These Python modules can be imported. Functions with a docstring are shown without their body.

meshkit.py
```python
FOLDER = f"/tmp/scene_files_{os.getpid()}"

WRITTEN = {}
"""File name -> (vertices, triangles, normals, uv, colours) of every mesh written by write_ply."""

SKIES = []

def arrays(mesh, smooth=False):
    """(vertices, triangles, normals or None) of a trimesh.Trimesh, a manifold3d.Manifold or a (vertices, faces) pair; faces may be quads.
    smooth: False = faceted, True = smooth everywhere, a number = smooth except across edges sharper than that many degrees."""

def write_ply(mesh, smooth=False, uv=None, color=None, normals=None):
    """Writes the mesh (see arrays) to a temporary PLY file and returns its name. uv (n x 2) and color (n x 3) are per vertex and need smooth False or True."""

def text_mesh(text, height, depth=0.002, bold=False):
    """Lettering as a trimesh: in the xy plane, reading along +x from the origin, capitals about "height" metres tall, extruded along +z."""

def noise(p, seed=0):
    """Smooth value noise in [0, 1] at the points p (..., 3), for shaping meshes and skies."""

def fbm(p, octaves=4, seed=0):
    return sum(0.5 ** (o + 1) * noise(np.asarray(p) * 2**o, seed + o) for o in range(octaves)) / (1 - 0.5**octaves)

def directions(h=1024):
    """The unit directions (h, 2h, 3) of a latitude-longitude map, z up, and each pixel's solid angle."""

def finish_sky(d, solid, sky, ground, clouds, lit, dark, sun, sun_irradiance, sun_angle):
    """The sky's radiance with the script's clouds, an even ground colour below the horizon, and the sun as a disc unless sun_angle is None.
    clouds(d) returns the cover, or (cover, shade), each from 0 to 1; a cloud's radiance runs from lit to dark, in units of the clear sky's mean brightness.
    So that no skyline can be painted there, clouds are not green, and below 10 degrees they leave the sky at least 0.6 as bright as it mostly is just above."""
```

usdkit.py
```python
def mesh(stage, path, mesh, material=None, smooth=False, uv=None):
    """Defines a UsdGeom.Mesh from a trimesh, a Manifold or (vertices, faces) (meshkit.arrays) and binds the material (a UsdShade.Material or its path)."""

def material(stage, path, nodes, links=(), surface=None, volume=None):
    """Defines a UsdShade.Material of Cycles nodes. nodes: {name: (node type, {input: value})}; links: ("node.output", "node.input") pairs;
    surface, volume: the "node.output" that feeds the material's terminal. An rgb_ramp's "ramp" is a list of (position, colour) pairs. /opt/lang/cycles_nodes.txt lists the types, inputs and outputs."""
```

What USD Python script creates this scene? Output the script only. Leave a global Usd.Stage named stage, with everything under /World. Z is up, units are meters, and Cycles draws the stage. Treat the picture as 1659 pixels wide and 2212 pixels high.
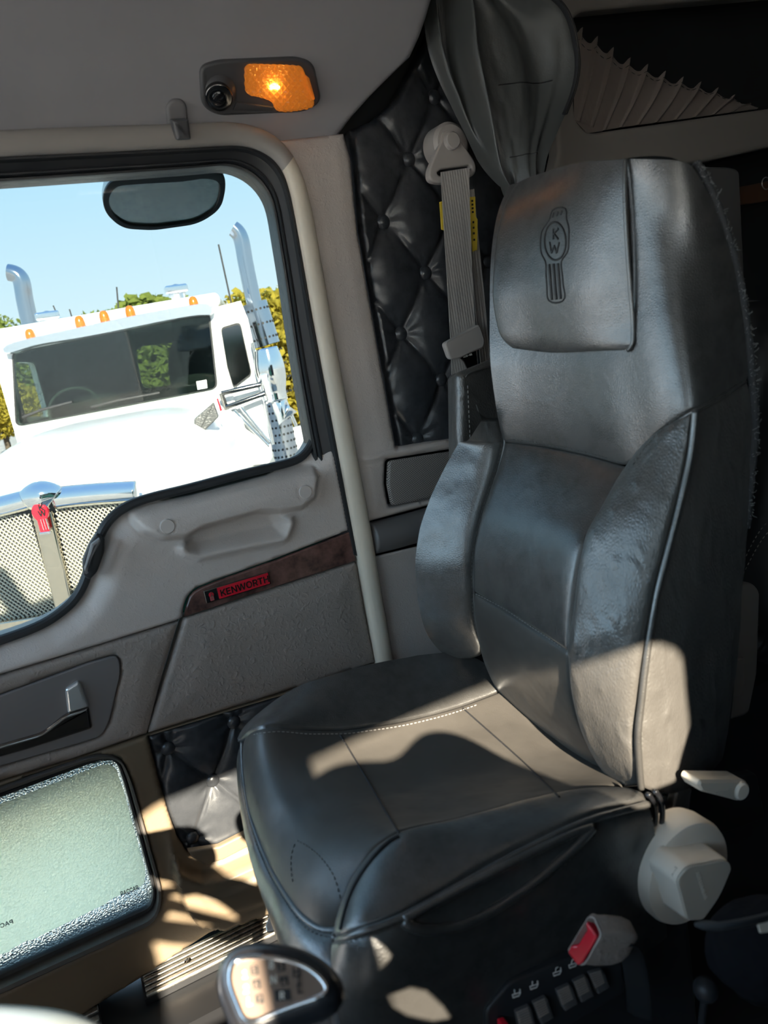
import math, random
import numpy as np, trimesh, manifold3d, usdkit, meshkit
from scipy.interpolate import CubicSpline, PchipInterpolator
from scipy.spatial import Delaunay, cKDTree
from shapely.geometry import Polygon, Point, LineString
from shapely import contains_xy
from pxr import Usd, UsdGeom, UsdLux, UsdShade, Gf, Sdf

stage = Usd.Stage.CreateInMemory()
UsdGeom.SetStageUpAxis(stage, 'Z')
UsdGeom.SetStageMetersPerUnit(stage, 1.0)
UsdGeom.Xform.Define(stage, '/World')
rng = np.random.default_rng(7)

# ------------------------------------------------------------------ camera
# x runs to the rear of the cab, y from the driver to the passenger door, z up; the cab floor is z = 0.08
W, H, F = 1659, 2212, 1600.0
CX, CY = W / 2, H / 2
_vx = np.array([3670.0, -1036.0, F]); CXA = _vx / np.linalg.norm(_vx)
_vz = np.array([(1036.0 * 6800 - F * F) / 3670, 6800.0, F]); _zd = _vz / np.linalg.norm(_vz)
CYA = np.cross(_zd, CXA); CYA = -CYA / np.linalg.norm(CYA)
R = np.stack([CXA, CYA, -_zd])            # camera (right, down, forward) -> world
EYE = np.array([0.0, 0.0, 1.2])

cam = UsdGeom.Camera.Define(stage, '/World/camera')
_m = np.eye(4)
_m[0, :3], _m[1, :3], _m[2, :3], _m[3, :3] = R[:, 0], -R[:, 1], -R[:, 2], EYE
cam.AddTransformOp().Set(Gf.Matrix4d(*_m.ravel().tolist()))
cam.CreateHorizontalApertureAttr(36.0)
cam.CreateVerticalApertureAttr(36.0 * H / W)
cam.CreateFocalLengthAttr(36.0 * F / W)
cam.CreateClippingRangeAttr(Gf.Vec2f(0.02, 2000))
cam.CreateFStopAttr(8.5)
cam.CreateFocusDistanceAttr(1.9)
cam.CreateExposureAttr(0.06)

# ------------------------------------------------------------------ sky and sun
SUN_DIR = np.array([-0.16, -1.0, 0.50]); SUN_DIR /= np.linalg.norm(SUN_DIR)      # towards the sun
SUN, SKY = 12.0, 5.0
sun = UsdLux.DistantLight.Define(stage, '/World/sun')
sun.CreateIntensityAttr(SUN); sun.CreateNormalizeAttr(True); sun.CreateAngleAttr(0.6); sun.CreateColorAttr(Gf.Vec3f(1.0, 0.87, 0.70))
_z = SUN_DIR; _x = np.cross([0, 0, 1.0], _z); _x /= np.linalg.norm(_x); _y = np.cross(_z, _x)
_s = np.eye(4); _s[0, :3], _s[1, :3], _s[2, :3] = _x, _y, _z
sun.AddTransformOp().Set(Gf.Matrix4d(*_s.ravel().tolist()))
dome = UsdLux.DomeLight.Define(stage, '/World/sky')
dome.CreateIntensityAttr(1.0)
sky_m = usdkit.material(stage, '/World/Looks/sky', {
    'tc': ('texture_coordinate', {}), 'sep': ('separate_xyz', {}),
    'r': ('rgb_ramp', {'ramp': [(0.0, (0.70, 0.74, 0.76)), (0.08, (0.66, 0.78, 0.86)), (0.25, (0.46, 0.68, 0.86)), (1.0, (0.25, 0.45, 0.80))]}),
    'bg': ('background_shader', {'strength': SKY})},
    [('tc.generated', 'sep.vector'), ('sep.z', 'r.fac'), ('r.color', 'bg.color')], surface='bg.background')
UsdShade.MaterialBindingAPI.Apply(dome.GetPrim()).Bind(sky_m)

# ------------------------------------------------------------------ helpers
def ray(px, py):
    return R @ np.array([px - CX, py - CY, F])
def at(px, py, y=None, x=None, z=None):
    """the point of the plane y (or x, or z) = const that is seen at a pixel of the photograph"""
    d = ray(px, py)
    t = (y - EYE[1]) / d[1] if y is not None else (x - EYE[0]) / d[0] if x is not None else (z - EYE[2]) / d[2]
    return EYE + d * t
def A(pts, y):
    ys = np.broadcast_to(y, (len(pts),))
    return np.array([at(p[0], p[1], y=v) for p, v in zip(pts, ys)])
def at_plane(px, py, p, n):
    d = ray(px, py); return EYE + d * (np.dot(np.asarray(p) - EYE, n) / np.dot(d, n))
def proj(p):
    v = R.T @ (np.asarray(p, float) - EYE); return np.array([CX, CY]) + F * v[:2] / v[2]

_used = {}
def path_of(name, parent=None):
    base = parent if parent else '/World'
    n = _used.get((base, name), 0); _used[(base, name)] = n + 1
    return f'{base}/{name}' + (f'_{n:03d}' if n else '')
def meta(path, label=None, cat=None, group=None, kind=None):
    p = stage.GetPrimAtPath(path)
    for k, v in (('label', label), ('category', cat), ('group', group), ('kind', kind)):
        if v: p.SetCustomDataByKey(k, v)
def thing(name, label=None, cat=None, group=None, kind=None, loc=(0, 0, 0), mat4=None):
    p = path_of(name); x = UsdGeom.Xform.Define(stage, p)
    if mat4 is not None: x.AddTransformOp().Set(Gf.Matrix4d(*np.asarray(mat4).T.ravel().tolist()))
    elif any(loc): x.AddTranslateOp().Set(Gf.Vec3d(*map(float, loc)))
    meta(p, label, cat, group, kind); return p
def obj(name, mesh, m, parent=None, smooth=35, label=None, cat=None, group=None, kind=None):
    p = path_of(name, parent)
    if isinstance(mesh, list): mesh = cat_mesh(mesh)
    usdkit.mesh(stage, p, mesh, M[m], smooth=smooth)
    meta(p, label, cat, group, kind); return p
def dup(src, label=None, group=None, loc=(0, 0, 0), mat4=None, cat=None):
    sp = stage.GetPrimAtPath(src); base = src.split('/')[-1]
    if base[-4:-3] == '_' and base[-3:].isdigit(): base = base[:-4]
    p = path_of(base); x = UsdGeom.Xform.Define(stage, p)
    if mat4 is not None: x.AddTransformOp().Set(Gf.Matrix4d(*np.asarray(mat4).T.ravel().tolist()))
    else: x.AddTranslateOp().Set(Gf.Vec3d(*map(float, loc)))
    was = sp.GetCustomData()
    meta(p, label or was.get('label'), cat or was.get('category'), group or was.get('group'))
    x.GetPrim().GetReferences().AddInternalReference(src); x.GetPrim().SetInstanceable(True)
    return p
def vf(m):
    if hasattr(m, 'to_mesh'):
        q = m.to_mesh(); return np.asarray(q.vert_properties[:, :3], float), np.asarray(q.tri_verts)
    if hasattr(m, 'vertices'): return np.asarray(m.vertices, float), np.asarray(m.faces)
    v, f = np.asarray(m[0], float), np.asarray(m[1], int)
    if f.shape[1] == 4: f = np.vstack([f[:, [0, 1, 2]], f[:, [0, 2, 3]]])
    return v, f
def cat_mesh(ms):
    V, Fs, n = [], [], 0
    for m in ms:
        v, f = vf(m); V.append(v); Fs.append(f + n); n += len(v)
    return np.vstack(V), np.vstack(Fs)
def move(m, loc=(0, 0, 0), rot=None, scale=1.0):
    v, f = vf(m); v = v * scale
    if rot is not None: v = v @ np.asarray(rot).T
    return v + np.asarray(loc, float), f
def rotm(axis, deg):
    return trimesh.transformations.rotation_matrix(math.radians(deg), axis)[:3, :3]
def frame(zdir, xdir=(1, 0, 0)):
    """columns x, y, z of a right-handed frame whose z is zdir"""
    z = np.asarray(zdir, float); z /= np.linalg.norm(z)
    x = np.asarray(xdir, float); x = x - z * x.dot(z); x /= np.linalg.norm(x)
    return np.stack([x, np.cross(z, x), z], 1)
def spl(pts, n, closed=False, kind='cubic'):
    """n points along a smooth curve through pts"""
    p = np.asarray(pts, float)
    if closed: p = np.vstack([p, p[:1]])
    d = np.linalg.norm(np.diff(p, axis=0), axis=1) ** 0.5; t = np.r_[0, np.cumsum(np.maximum(d, 1e-9))]
    if kind == 'linear' or len(p) < 3: g = lambda s: np.stack([np.interp(s, t, p[:, k]) for k in range(p.shape[1])], 1)
    elif closed: g = CubicSpline(t, p, bc_type='periodic')
    else: g = PchipInterpolator(t, p) if kind == 'pchip' else CubicSpline(t, p)
    f = g(np.linspace(0, t[-1], max(6 * n, 200)))
    L = np.r_[0, np.cumsum(np.linalg.norm(np.diff(f, axis=0), axis=1))]
    s = np.linspace(0, L[-1], n + 1)[:-1] if closed else np.linspace(0, L[-1], n)
    return np.stack([np.interp(s, L, f[:, k]) for k in range(p.shape[1])], 1)
def poly_round(pts, r=0.15, n=5):
    """polygon with rounded corners; a point may carry its own radius as a third value"""
    out = []; P = [np.array(p[:2], float) for p in pts]; N = len(P)
    for i in range(N):
        a, b, c = P[i - 1], P[i], P[(i + 1) % N]; rr = pts[i][2] if len(pts[i]) > 2 else r
        u, v = a - b, c - b; lu, lv = np.linalg.norm(u), np.linalg.norm(v)
        rr = min(rr, lu * .49, lv * .49)
        if rr < 1e-9: out.append(b); continue
        p0, p1 = b + u / lu * rr, b + v / lv * rr
        for t in np.linspace(0, 1, n + 1): out.append((1 - t) ** 2 * p0 + 2 * t * (1 - t) * b + t * t * p1)
    return np.array(out)
def tube(pts, r, sides=10, closed=False, caps=True, flat=1.0, up=None):
    p = np.asarray(pts, float); n = len(p); r = np.broadcast_to(r, (n,))
    t = np.roll(p, -1, 0) - np.roll(p, 1, 0) if closed else np.gradient(p, axis=0)
    t /= np.linalg.norm(t, axis=1, keepdims=True) + 1e-12
    a = np.zeros_like(p); ref = np.array(up if up is not None else ([0, 0, 1.0] if abs(t[0][2]) < .9 else [1.0, 0, 0]))
    for i in range(n):
        if up is not None: ref = np.array(up, float)
        x = ref - t[i] * ref.dot(t[i]); x /= np.linalg.norm(x) + 1e-12; a[i] = x; ref = x
    b = np.cross(t, a); g = np.arange(sides) * 2 * np.pi / sides
    v = (p[:, None] + r[:, None, None] * (np.cos(g)[None, :, None] * a[:, None] * flat + np.sin(g)[None, :, None] * b[:, None])).reshape(-1, 3)
    k = n if closed else n - 1
    i, j = np.meshgrid(np.arange(k), np.arange(sides), indexing='ij'); i2 = (i + 1) % n; j2 = (j + 1) % sides
    q = np.stack([i * sides + j, i * sides + j2, i2 * sides + j2, i2 * sides + j], -1).reshape(-1, 4)
    f = np.vstack([q[:, [0, 1, 2]], q[:, [0, 2, 3]]])
    if caps and not closed:
        v = np.vstack([v, p[:1], p[-1:]]); c0, c1 = n * sides, n * sides + 1; jj = np.arange(sides); j2 = (jj + 1) % sides
        f = np.vstack([f, np.stack([np.full(sides, c0), j2, jj], 1), np.stack([np.full(sides, c1), (n - 1) * sides + jj, (n - 1) * sides + j2], 1)])
    return v, f
def grid_mesh(G, closed_u=False, closed_v=False, flip=False):
    n, m = G.shape[:2]; v = G.reshape(-1, 3)
    i, j = np.meshgrid(np.arange(n if closed_u else n - 1), np.arange(m if closed_v else m - 1), indexing='ij')
    i2, j2 = (i + 1) % n, (j + 1) % m
    q = np.stack([i * m + j, i2 * m + j, i2 * m + j2, i * m + j2], -1).reshape(-1, 4)
    if flip: q = q[:, ::-1]
    return v, np.vstack([q[:, [0, 1, 2]], q[:, [0, 2, 3]]])
def fix(m, outward_from=None):
    t = trimesh.Trimesh(*vf(m), process=False); trimesh.repair.fix_normals(t); return t
def rbox(size, r=0.004, loc=(0, 0, 0), rot=None, seg=3):
    """box with rounded edges, centred on loc"""
    s = np.asarray(size, float) / 2; r = min(r, s.min() * .98); c = s - r
    sp = trimesh.creation.icosphere(subdivisions=1 if seg < 3 else 2, radius=r); vs = []
    for k in np.ndindex(2, 2, 2): vs.append(np.asarray(sp.vertices) + c * (np.array(k) * 2 - 1))
    return move(manifold3d.Manifold.hull_points(np.vstack(vs)), loc, rot)
def box(lo, hi):
    lo, hi = np.asarray(lo, float), np.asarray(hi, float)
    return move(trimesh.creation.box(extents=np.abs(hi - lo)), (lo + hi) / 2)
def tri_poly(rings):
    pg = Polygon(rings[0], rings[1:]); v, f = trimesh.creation.triangulate_polygon(pg, engine='earcut')
    return np.asarray(v), np.asarray(f)
def offset_ring(ring, d):
    """moves every vertex of a ring inwards by d, keeping the number of vertices"""
    p = np.asarray(ring, float); a = np.roll(p, 1, 0); c = np.roll(p, -1, 0)
    area = 0.5 * np.sum(p[:, 0] * c[:, 1] - c[:, 0] * p[:, 1]); s = 1 if area > 0 else -1
    e1, e2 = p - a, c - p
    n1 = np.stack([-e1[:, 1], e1[:, 0]], 1); n2 = np.stack([-e2[:, 1], e2[:, 0]], 1)
    n1 /= np.linalg.norm(n1, axis=1, keepdims=True) + 1e-12; n2 /= np.linalg.norm(n2, axis=1, keepdims=True) + 1e-12
    n = n1 + n2; L = np.linalg.norm(n, axis=1, keepdims=True) + 1e-9
    return p + s * d * n / L * np.minimum(2 / L, 1.6)
def slab(outer, profile, holes=(), back=True):
    """plate lying in local x-y, built along z: profile is [(inset, z), ...] from back to front; the rings keep their vertices"""
    rings = [np.asarray(outer, float)] + [np.asarray(h, float) for h in holes]; V, Fs, n = [], [], 0
    lay = [[offset_ring(r, d if k == 0 else -d) for k, r in enumerate(rings)] for d, z in profile]
    for k, r in enumerate(rings):
        m = len(r); g = np.stack([np.c_[l[k], np.full(m, z)] for l, (d, z) in zip(lay, profile)])
        v, f = grid_mesh(g, closed_v=True); V.append(v); Fs.append(f + n); n += len(v)
    for li, z in ((len(lay) - 1, profile[-1][1]),) + (((0, profile[0][1]),) if back else ()):
        v, f = tri_poly(lay[li]); V.append(np.c_[v, np.full(len(v), z)]); Fs.append(f + n); n += len(v)
    t = trimesh.Trimesh(np.vstack(V), np.vstack(Fs), process=False); t.merge_vertices(digits_vertex=6); trimesh.repair.fix_normals(t)
    return t
def bev(h, b=0.002, z0=0.0, n=3):
    """slab profile: thickness h, front edge rounded by b"""
    a = np.linspace(0, np.pi / 2, n + 1)
    return [(0, z0)] + [(b * (1 - math.cos(t)), z0 + h - b + b * math.sin(t)) for t in a]
WALL = np.stack([[1, 0, 0], [0, 0, 1], [0, -1, 0]], 1).astype(float)      # local (x, y, z) -> world (x, z, -y): plates on the door side, facing the camera
def wall_slab(px_outer, y, profile, holes=(), back=True):
    """plate whose outline was read off the photograph at distance y; its local z comes out of the wall"""
    f = lambda q: A(q, y)[:, [0, 2]]
    return move(slab(f(px_outer), profile, [f(h) for h in holes], back), (0, y, 0), WALL)
def ccw(p):
    p = np.asarray(p, float); c = np.roll(p, -1, 0)
    return p if np.sum(p[:, 0] * c[:, 1] - c[:, 0] * p[:, 1]) > 0 else p[::-1]
def relief(outline, hf, step, holes=(), edge=0.006, skirt=0.02, seed=1, extra=None):
    """heightfield plate: outline (n,2) in local x-y, hf(x, y, distance to the edge) -> z; the edge rolls down over `edge`, with a skirt behind"""
    rings = [ccw(outline)] + [ccw(h)[::-1] for h in holes]; bd = []
    for r in rings:
        L = np.linalg.norm(np.roll(r, -1, 0) - r, axis=1); q = []
        for a, b, l in zip(r, np.roll(r, -1, 0), L):
            k = max(1, int(round(l / step)))
            q += [a + (b - a) * t for t in np.arange(k) / k]
        bd.append(np.array(q))
    pg = Polygon(bd[0], bd[1:]).buffer(0)
    lo, hi = np.array(pg.bounds[:2]), np.array(pg.bounds[2:])
    gx, gy = np.meshgrid(np.arange(lo[0], hi[0], step), np.arange(lo[1], hi[1], step * .87)); gx = gx + (np.arange(gx.shape[0]) % 2)[:, None] * step / 2
    inner = np.c_[gx.ravel(), gy.ravel()]
    if extra is not None: inner = np.vstack([inner, extra])
    allb = np.vstack(bd); tree = cKDTree(allb)
    inner = inner[contains_xy(pg, inner[:, 0], inner[:, 1])]; inner = inner[tree.query(inner)[0] > step * .6]
    pts = np.vstack([allb, inner]); tri = Delaunay(pts).simplices
    cen = pts[tri].mean(1); tri = tri[contains_xy(pg, cen[:, 0], cen[:, 1])]
    a, b, c = pts[tri[:, 0]], pts[tri[:, 1]], pts[tri[:, 2]]
    sg = (b[:, 0] - a[:, 0]) * (c[:, 1] - a[:, 1]) - (b[:, 1] - a[:, 1]) * (c[:, 0] - a[:, 0])
    tri = tri[np.abs(sg) > 1e-14]; sg = sg[np.abs(sg) > 1e-14]; tri[sg < 0] = tri[sg < 0][:, ::-1]
    d = np.zeros(len(pts)); d[len(allb):] = tree.query(pts[len(allb):])[0]
    z = hf(pts[:, 0], pts[:, 1], d)
    if edge > 0:
        u = np.clip(d / edge, 0, 1); z = z - edge * (1 - np.sqrt(np.maximum(0, 1 - (1 - u) ** 2)))
    V = [np.c_[pts, z]]; Fs = [tri]; n = len(pts); o = 0
    for r in bd:
        m = len(r); top = np.arange(o, o + m); bot = np.c_[r, z[o:o + m] - skirt]; V.append(bot)
        j = np.arange(m); j2 = (j + 1) % m
        Fs.append(np.vstack([np.stack([top[j], n + j, n + j2], 1), np.stack([top[j], n + j2, top[j2]], 1)])); n += m; o += m
    return np.vstack(V), np.vstack(Fs)
def lathe(prof, n=32, loc=(0, 0, 0), rot=None):
    """profile [(r, z)] turned about z"""
    p = np.asarray(prof, float); g = np.arange(n) * 2 * np.pi / n
    G = np.stack([np.stack([p[:, 0] * math.cos(a), p[:, 0] * math.sin(a), p[:, 1]], 1) for a in g])
    v, f = grid_mesh(G, closed_u=True); t = trimesh.Trimesh(v, f, process=True); trimesh.repair.fix_normals(t); return move(t, loc, rot)
def ss(x, a, b):
    t = np.clip((np.asarray(x, float) - a) / (b - a), 0, 1); return t * t * (3 - 2 * t)
def seg_dist(x, y, a, b):
    a, b = np.asarray(a, float), np.asarray(b, float); d = b - a; t = np.clip(((x - a[0]) * d[0] + (y - a[1]) * d[1]) / d.dot(d), 0, 1)
    return np.hypot(x - a[0] - t * d[0], y - a[1] - t * d[1])
def line_dist(x, y, pts):
    return np.min([seg_dist(x, y, a, b) for a, b in zip(pts[:-1], pts[1:])], axis=0)
def dashes(curve, r, length, gap, lift=0.0):
    """stitches along a curve"""
    c = spl(curve, 400, kind='linear'); L = np.r_[0, np.cumsum(np.linalg.norm(np.diff(c, axis=0), axis=1))]; out = []; s = 0
    f = lambda q: np.array([np.interp(q, L, c[:, k]) for k in range(3)])
    while s + length < L[-1]:
        out.append(tube([f(s), f(s + length / 2), f(s + length)], [r * .6, r, r * .6], 5)); s += length + gap
    return cat_mesh(out)

# ------------------------------------------------------------------ materials
M = {}
def mat(name, color, rough=0.5, metal=0.0, bump=(), var=0.0, vscale=6.0, rvar=0.0, coat=0.0, coat_rough=0.1, spec=0.5, emit=None, estr=0.0, trans=0.0, sheen=0.0, ior=1.5, aniso=None, stretch=(1, 1, 1), wear=None):
    """principled material; bump: list of (kind, scale, strength, distance); var: tone variation by noise"""
    nd = {'p': ('principled_bsdf', {'base_color': color, 'roughness': rough, 'metallic': metal, 'specular_ior_level': spec, 'ior': ior})}
    ln = []; P = nd['p'][1]
    if coat: P['coat_weight'] = coat; P['coat_roughness'] = coat_rough
    if trans: P['transmission_weight'] = trans
    if sheen: P['sheen_weight'] = sheen; P['sheen_roughness'] = 0.5
    if emit is not None: P['emission_color'] = emit; P['emission_strength'] = estr
    nd['g'] = ('geometry', {}); nd['mp'] = ('mapping', {'scale': stretch}); ln.append(('g.position', 'mp.vector'))
    if var:
        nd['vn'] = ('noise_texture', {'scale': vscale, 'detail': 4.0, 'roughness': 0.6}); nd['vr'] = ('rgb_ramp', {'ramp': [(0.3, tuple(np.array(color) * (1 - var))), (0.7, tuple(np.minimum(1, np.array(color) * (1 + var))))]})
        ln += [('mp.vector', 'vn.vector'), ('vn.fac', 'vr.fac'), ('vr.color', 'p.base_color')]
    if rvar:
        nd['rn'] = ('noise_texture', {'scale': vscale * 2.3, 'detail': 5.0, 'roughness': 0.65}); nd['rm'] = ('map_range', {'from_min': 0.3, 'from_max': 0.7, 'to_min': max(0.02, rough - rvar), 'to_max': min(1, rough + rvar)})
        ln += [('mp.vector', 'rn.vector'), ('rn.fac', 'rm.value'), ('rm.result', 'p.roughness')]
    prev = None
    for i, (kind, sc, st, dist) in enumerate(bump):
        if kind == 'noise': nd[f'b{i}'] = ('noise_texture', {'scale': sc, 'detail': 3.0, 'roughness': 0.55}); o = f'b{i}.fac'
        elif kind == 'voronoi': nd[f'b{i}'] = ('voronoi_texture', {'scale': sc, 'feature': 'distance_to_edge'}); o = f'b{i}.distance'
        elif kind == 'cell': nd[f'b{i}'] = ('voronoi_texture', {'scale': sc}); o = f'b{i}.distance'
        elif kind == 'wave': nd[f'b{i}'] = ('wave_texture', {'scale': sc, 'bands_direction': 'x'}); o = f'b{i}.fac'
        elif kind == 'wrinkle': nd[f'b{i}'] = ('noise_texture', {'type': 'ridged_multifractal', 'use_normalize': True, 'scale': sc, 'detail': 3.0, 'roughness': 0.5, 'distortion': 0.6}); o = f'b{i}.fac'
        nd[f'u{i}'] = ('bump', {'strength': st, 'distance': dist}); ln += [('mp.vector', f'b{i}.vector'), (o, f'u{i}.height')]
        if prev: ln.append((prev, f'u{i}.normal'))
        prev = f'u{i}.normal'
    if prev: ln.append((prev, 'p.normal'))
    M[name] = usdkit.material(stage, f'/World/Looks/{name}', nd, ln, surface='p.BSDF'); return M[name]
def pane(name, tint, gloss=0.0, rough=0.02, haze=None, frac=0.0, ior=1.5):
    nd = {'t': ('transparent_bsdf', {'color': tint}), 'gl': ('glossy_bsdf', {'roughness': rough, 'color': (1, 1, 1)}), 'f': ('fresnel', {'IOR': ior}), 'mx': ('mix_closure', {})}
    ln = [('f.fac', 'mx.fac'), ('t.BSDF', 'mx.closure1'), ('gl.BSDF', 'mx.closure2')]; out = 'mx.closure'
    if haze is not None:
        nd['d'] = ('translucent_bsdf', {'color': haze}); nd['m2'] = ('mix_closure', {'fac': frac}); ln += [('mx.closure', 'm2.closure1'), ('d.BSDF', 'm2.closure2')]; out = 'm2.closure'
    M[name] = usdkit.material(stage, f'/World/Looks/{name}', nd, ln, surface=out)
# grained plastics and vinyls of the cab
mat('grey_vinyl', (0.54, 0.475, 0.435), 0.50, bump=[('wrinkle', 170, 0.30, 0.0018), ('voronoi', 420, 0.25, 0.001)], var=0.05)
mat('grey_plastic', (0.57, 0.505, 0.465), 0.42, bump=[('noise', 500, 0.12, 0.0008)], var=0.04)
mat('dark_grey_vinyl', (0.30, 0.25, 0.222), 0.42, bump=[('wrinkle', 120, 0.55, 0.0030), ('voronoi', 380, 0.3, 0.0012)], var=0.06)
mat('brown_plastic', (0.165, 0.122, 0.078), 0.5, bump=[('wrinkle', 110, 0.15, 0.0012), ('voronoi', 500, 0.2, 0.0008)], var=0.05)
mat('headliner', (0.30, 0.287, 0.298), 0.75, bump=[('noise', 900, 0.15, 0.0006)], var=0.04)
mat('seal_rubber', (0.66, 0.58, 0.47), 0.55, bump=[('noise', 300, 0.1, 0.0006)], var=0.05)
mat('black_rubber', (0.018, 0.019, 0.021), 0.42, var=0.2)
mat('black_gloss', (0.006, 0.006, 0.007), 0.12, coat=0.6)
mat('black_plastic', (0.022, 0.022, 0.024), 0.45, bump=[('noise', 600, 0.1, 0.0006)])
mat('black_cloth', (0.008, 0.009, 0.011), 0.9)
mat('bezel_plastic', (0.17, 0.155, 0.15), 0.4, bump=[('noise', 500, 0.1, 0.0006)])
mat('burl_wood', (0.11, 0.055, 0.045), 0.28, var=0.75, vscale=34, coat=0.5, coat_rough=0.15)
mat('surround_brown', (0.075, 0.066, 0.06), 0.5, bump=[('noise', 500, 0.1, 0.0006)])
mat('chrome', (0.82, 0.83, 0.85), 0.07, 1.0)
mat('dark_chrome', (0.22, 0.21, 0.20), 0.10, 1.0)
mat('bright_handle', (0.80, 0.79, 0.77), 0.22, 0.85)
mat('top_band', (0.30, 0.272, 0.25), 0.6, bump=[('noise', 500, 0.12, 0.0006)])
mat('steel', (0.62, 0.60, 0.56), 0.32, 1.0, rvar=0.1)
mat('red_enamel', (0.66, 0.014, 0.035), 0.22, coat=0.7)
mat('tuft_leather', (0.030, 0.032, 0.036), 0.33, spec=.8, bump=[('wrinkle', 45, 0.25, 0.002), ('voronoi', 380, 0.15, 0.0006)], rvar=0.08, vscale=12)
mat('ink', (0.01, 0.01, 0.01), 0.6)
mat('speaker_mesh', (0.27, 0.25, 0.235), 0.5)
GL = (0.45, 0.48, 0.475)
pane('window_glass', GL, ior=1.22)
pane('clear_glass', (0.94, 0.955, 0.95))
YD = 1.25                                                     # inner face of the passenger door

# ------------------------------------------------------------------ passenger door
door = thing('door_1', 'grey moulded passenger door with wood trim strip and chrome handle', 'door', kind='structure')
up_outline = [(-480, 1522), (-160, 1432), (0, 1386), (95, 1350), (135, 1325), (165, 1297), (188, 1255), (200, 1215), (214, 1175), (232, 1138), (262, 1108), (310, 1085), (390, 1064), (470, 1043), (560, 1020), (625, 1005), (655, 992), (674, 970), (685, 945), (693, 926), (706, 952), (724, 984), (740, 1065), (755, 1146), (600, 1206), (460, 1256), (428, 1269), (407, 1288), (395, 1334), (380, 1342), (200, 1398), (0, 1458), (-480, 1602)]
def toxz(p, y=YD): return A(p, y)[:, [0, 2]]
PX = lambda p, y=YD: at(p[0], p[1], y=y)[[0, 2]]
slot = toxz([(352, 1086), (400, 1066), (570, 1022), (600, 1020), (588, 1034), (540, 1048), (420, 1080)])
cup = toxz([(408, 1156), (440, 1140), (560, 1106), (592, 1108), (612, 1130), (604, 1150), (520, 1166), (430, 1186), (410, 1180)])
arm = toxz([(282, 1108), (330, 1096), (420, 1072), (560, 1034), (680, 1008), (688, 1030), (680, 1075), (650, 1100), (600, 1108), (560, 1108), (440, 1142), (404, 1162), (350, 1165), (305, 1150), (284, 1128)])
caps = [PX((357, 1133)), PX((651, 1060))]
slotp, cupp, armp = Polygon(slot).buffer(0), Polygon(cup).buffer(0), Polygon(arm).buffer(0)
from shapely import distance as sh_distance, points as sh_points
def sdist(pg, x, y):
    p = sh_points(x, y); d = sh_distance(p, pg.exterior); return np.where(contains_xy(pg, x, y), d, -d)
winedge = toxz(up_outline[0:20])
def up_h(x, y, d):
    h = 0.022 * ss(sdist(armp, x, y), -0.003, 0.011)
    h -= 0.024 * ss(sdist(slotp, x, y), -0.004, 0.010)
    h -= 0.020 * ss(sdist(cupp, x, y), -0.010, 0.012)
    h += 0.010 * np.exp(-(sdist(cupp, x, y) + 0.012) ** 2 / 0.008 ** 2) * (y < cup[:, 1].mean())
    h -= 0.0035 * np.exp(-(sdist(armp, x, y) + 0.003) ** 2 / 0.0026 ** 2)
    lw = line_dist(x, y, winedge); h -= 0.030 * (1 - ss(lw, 0.0, 0.055)) ** 1.5
    for c in caps: h -= 0.0022 * np.exp(-(np.hypot(x - c[0], y - c[1]) - 0.0128) ** 2 / 0.0011 ** 2)
    return h
upxz = np.array(toxz(up_outline)); upxz = np.vstack([spl(upxz[:24], 120, kind='pchip'), upxz[24:26], spl(upxz[26:29], 14, kind='pchip'), upxz[29:]])
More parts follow.
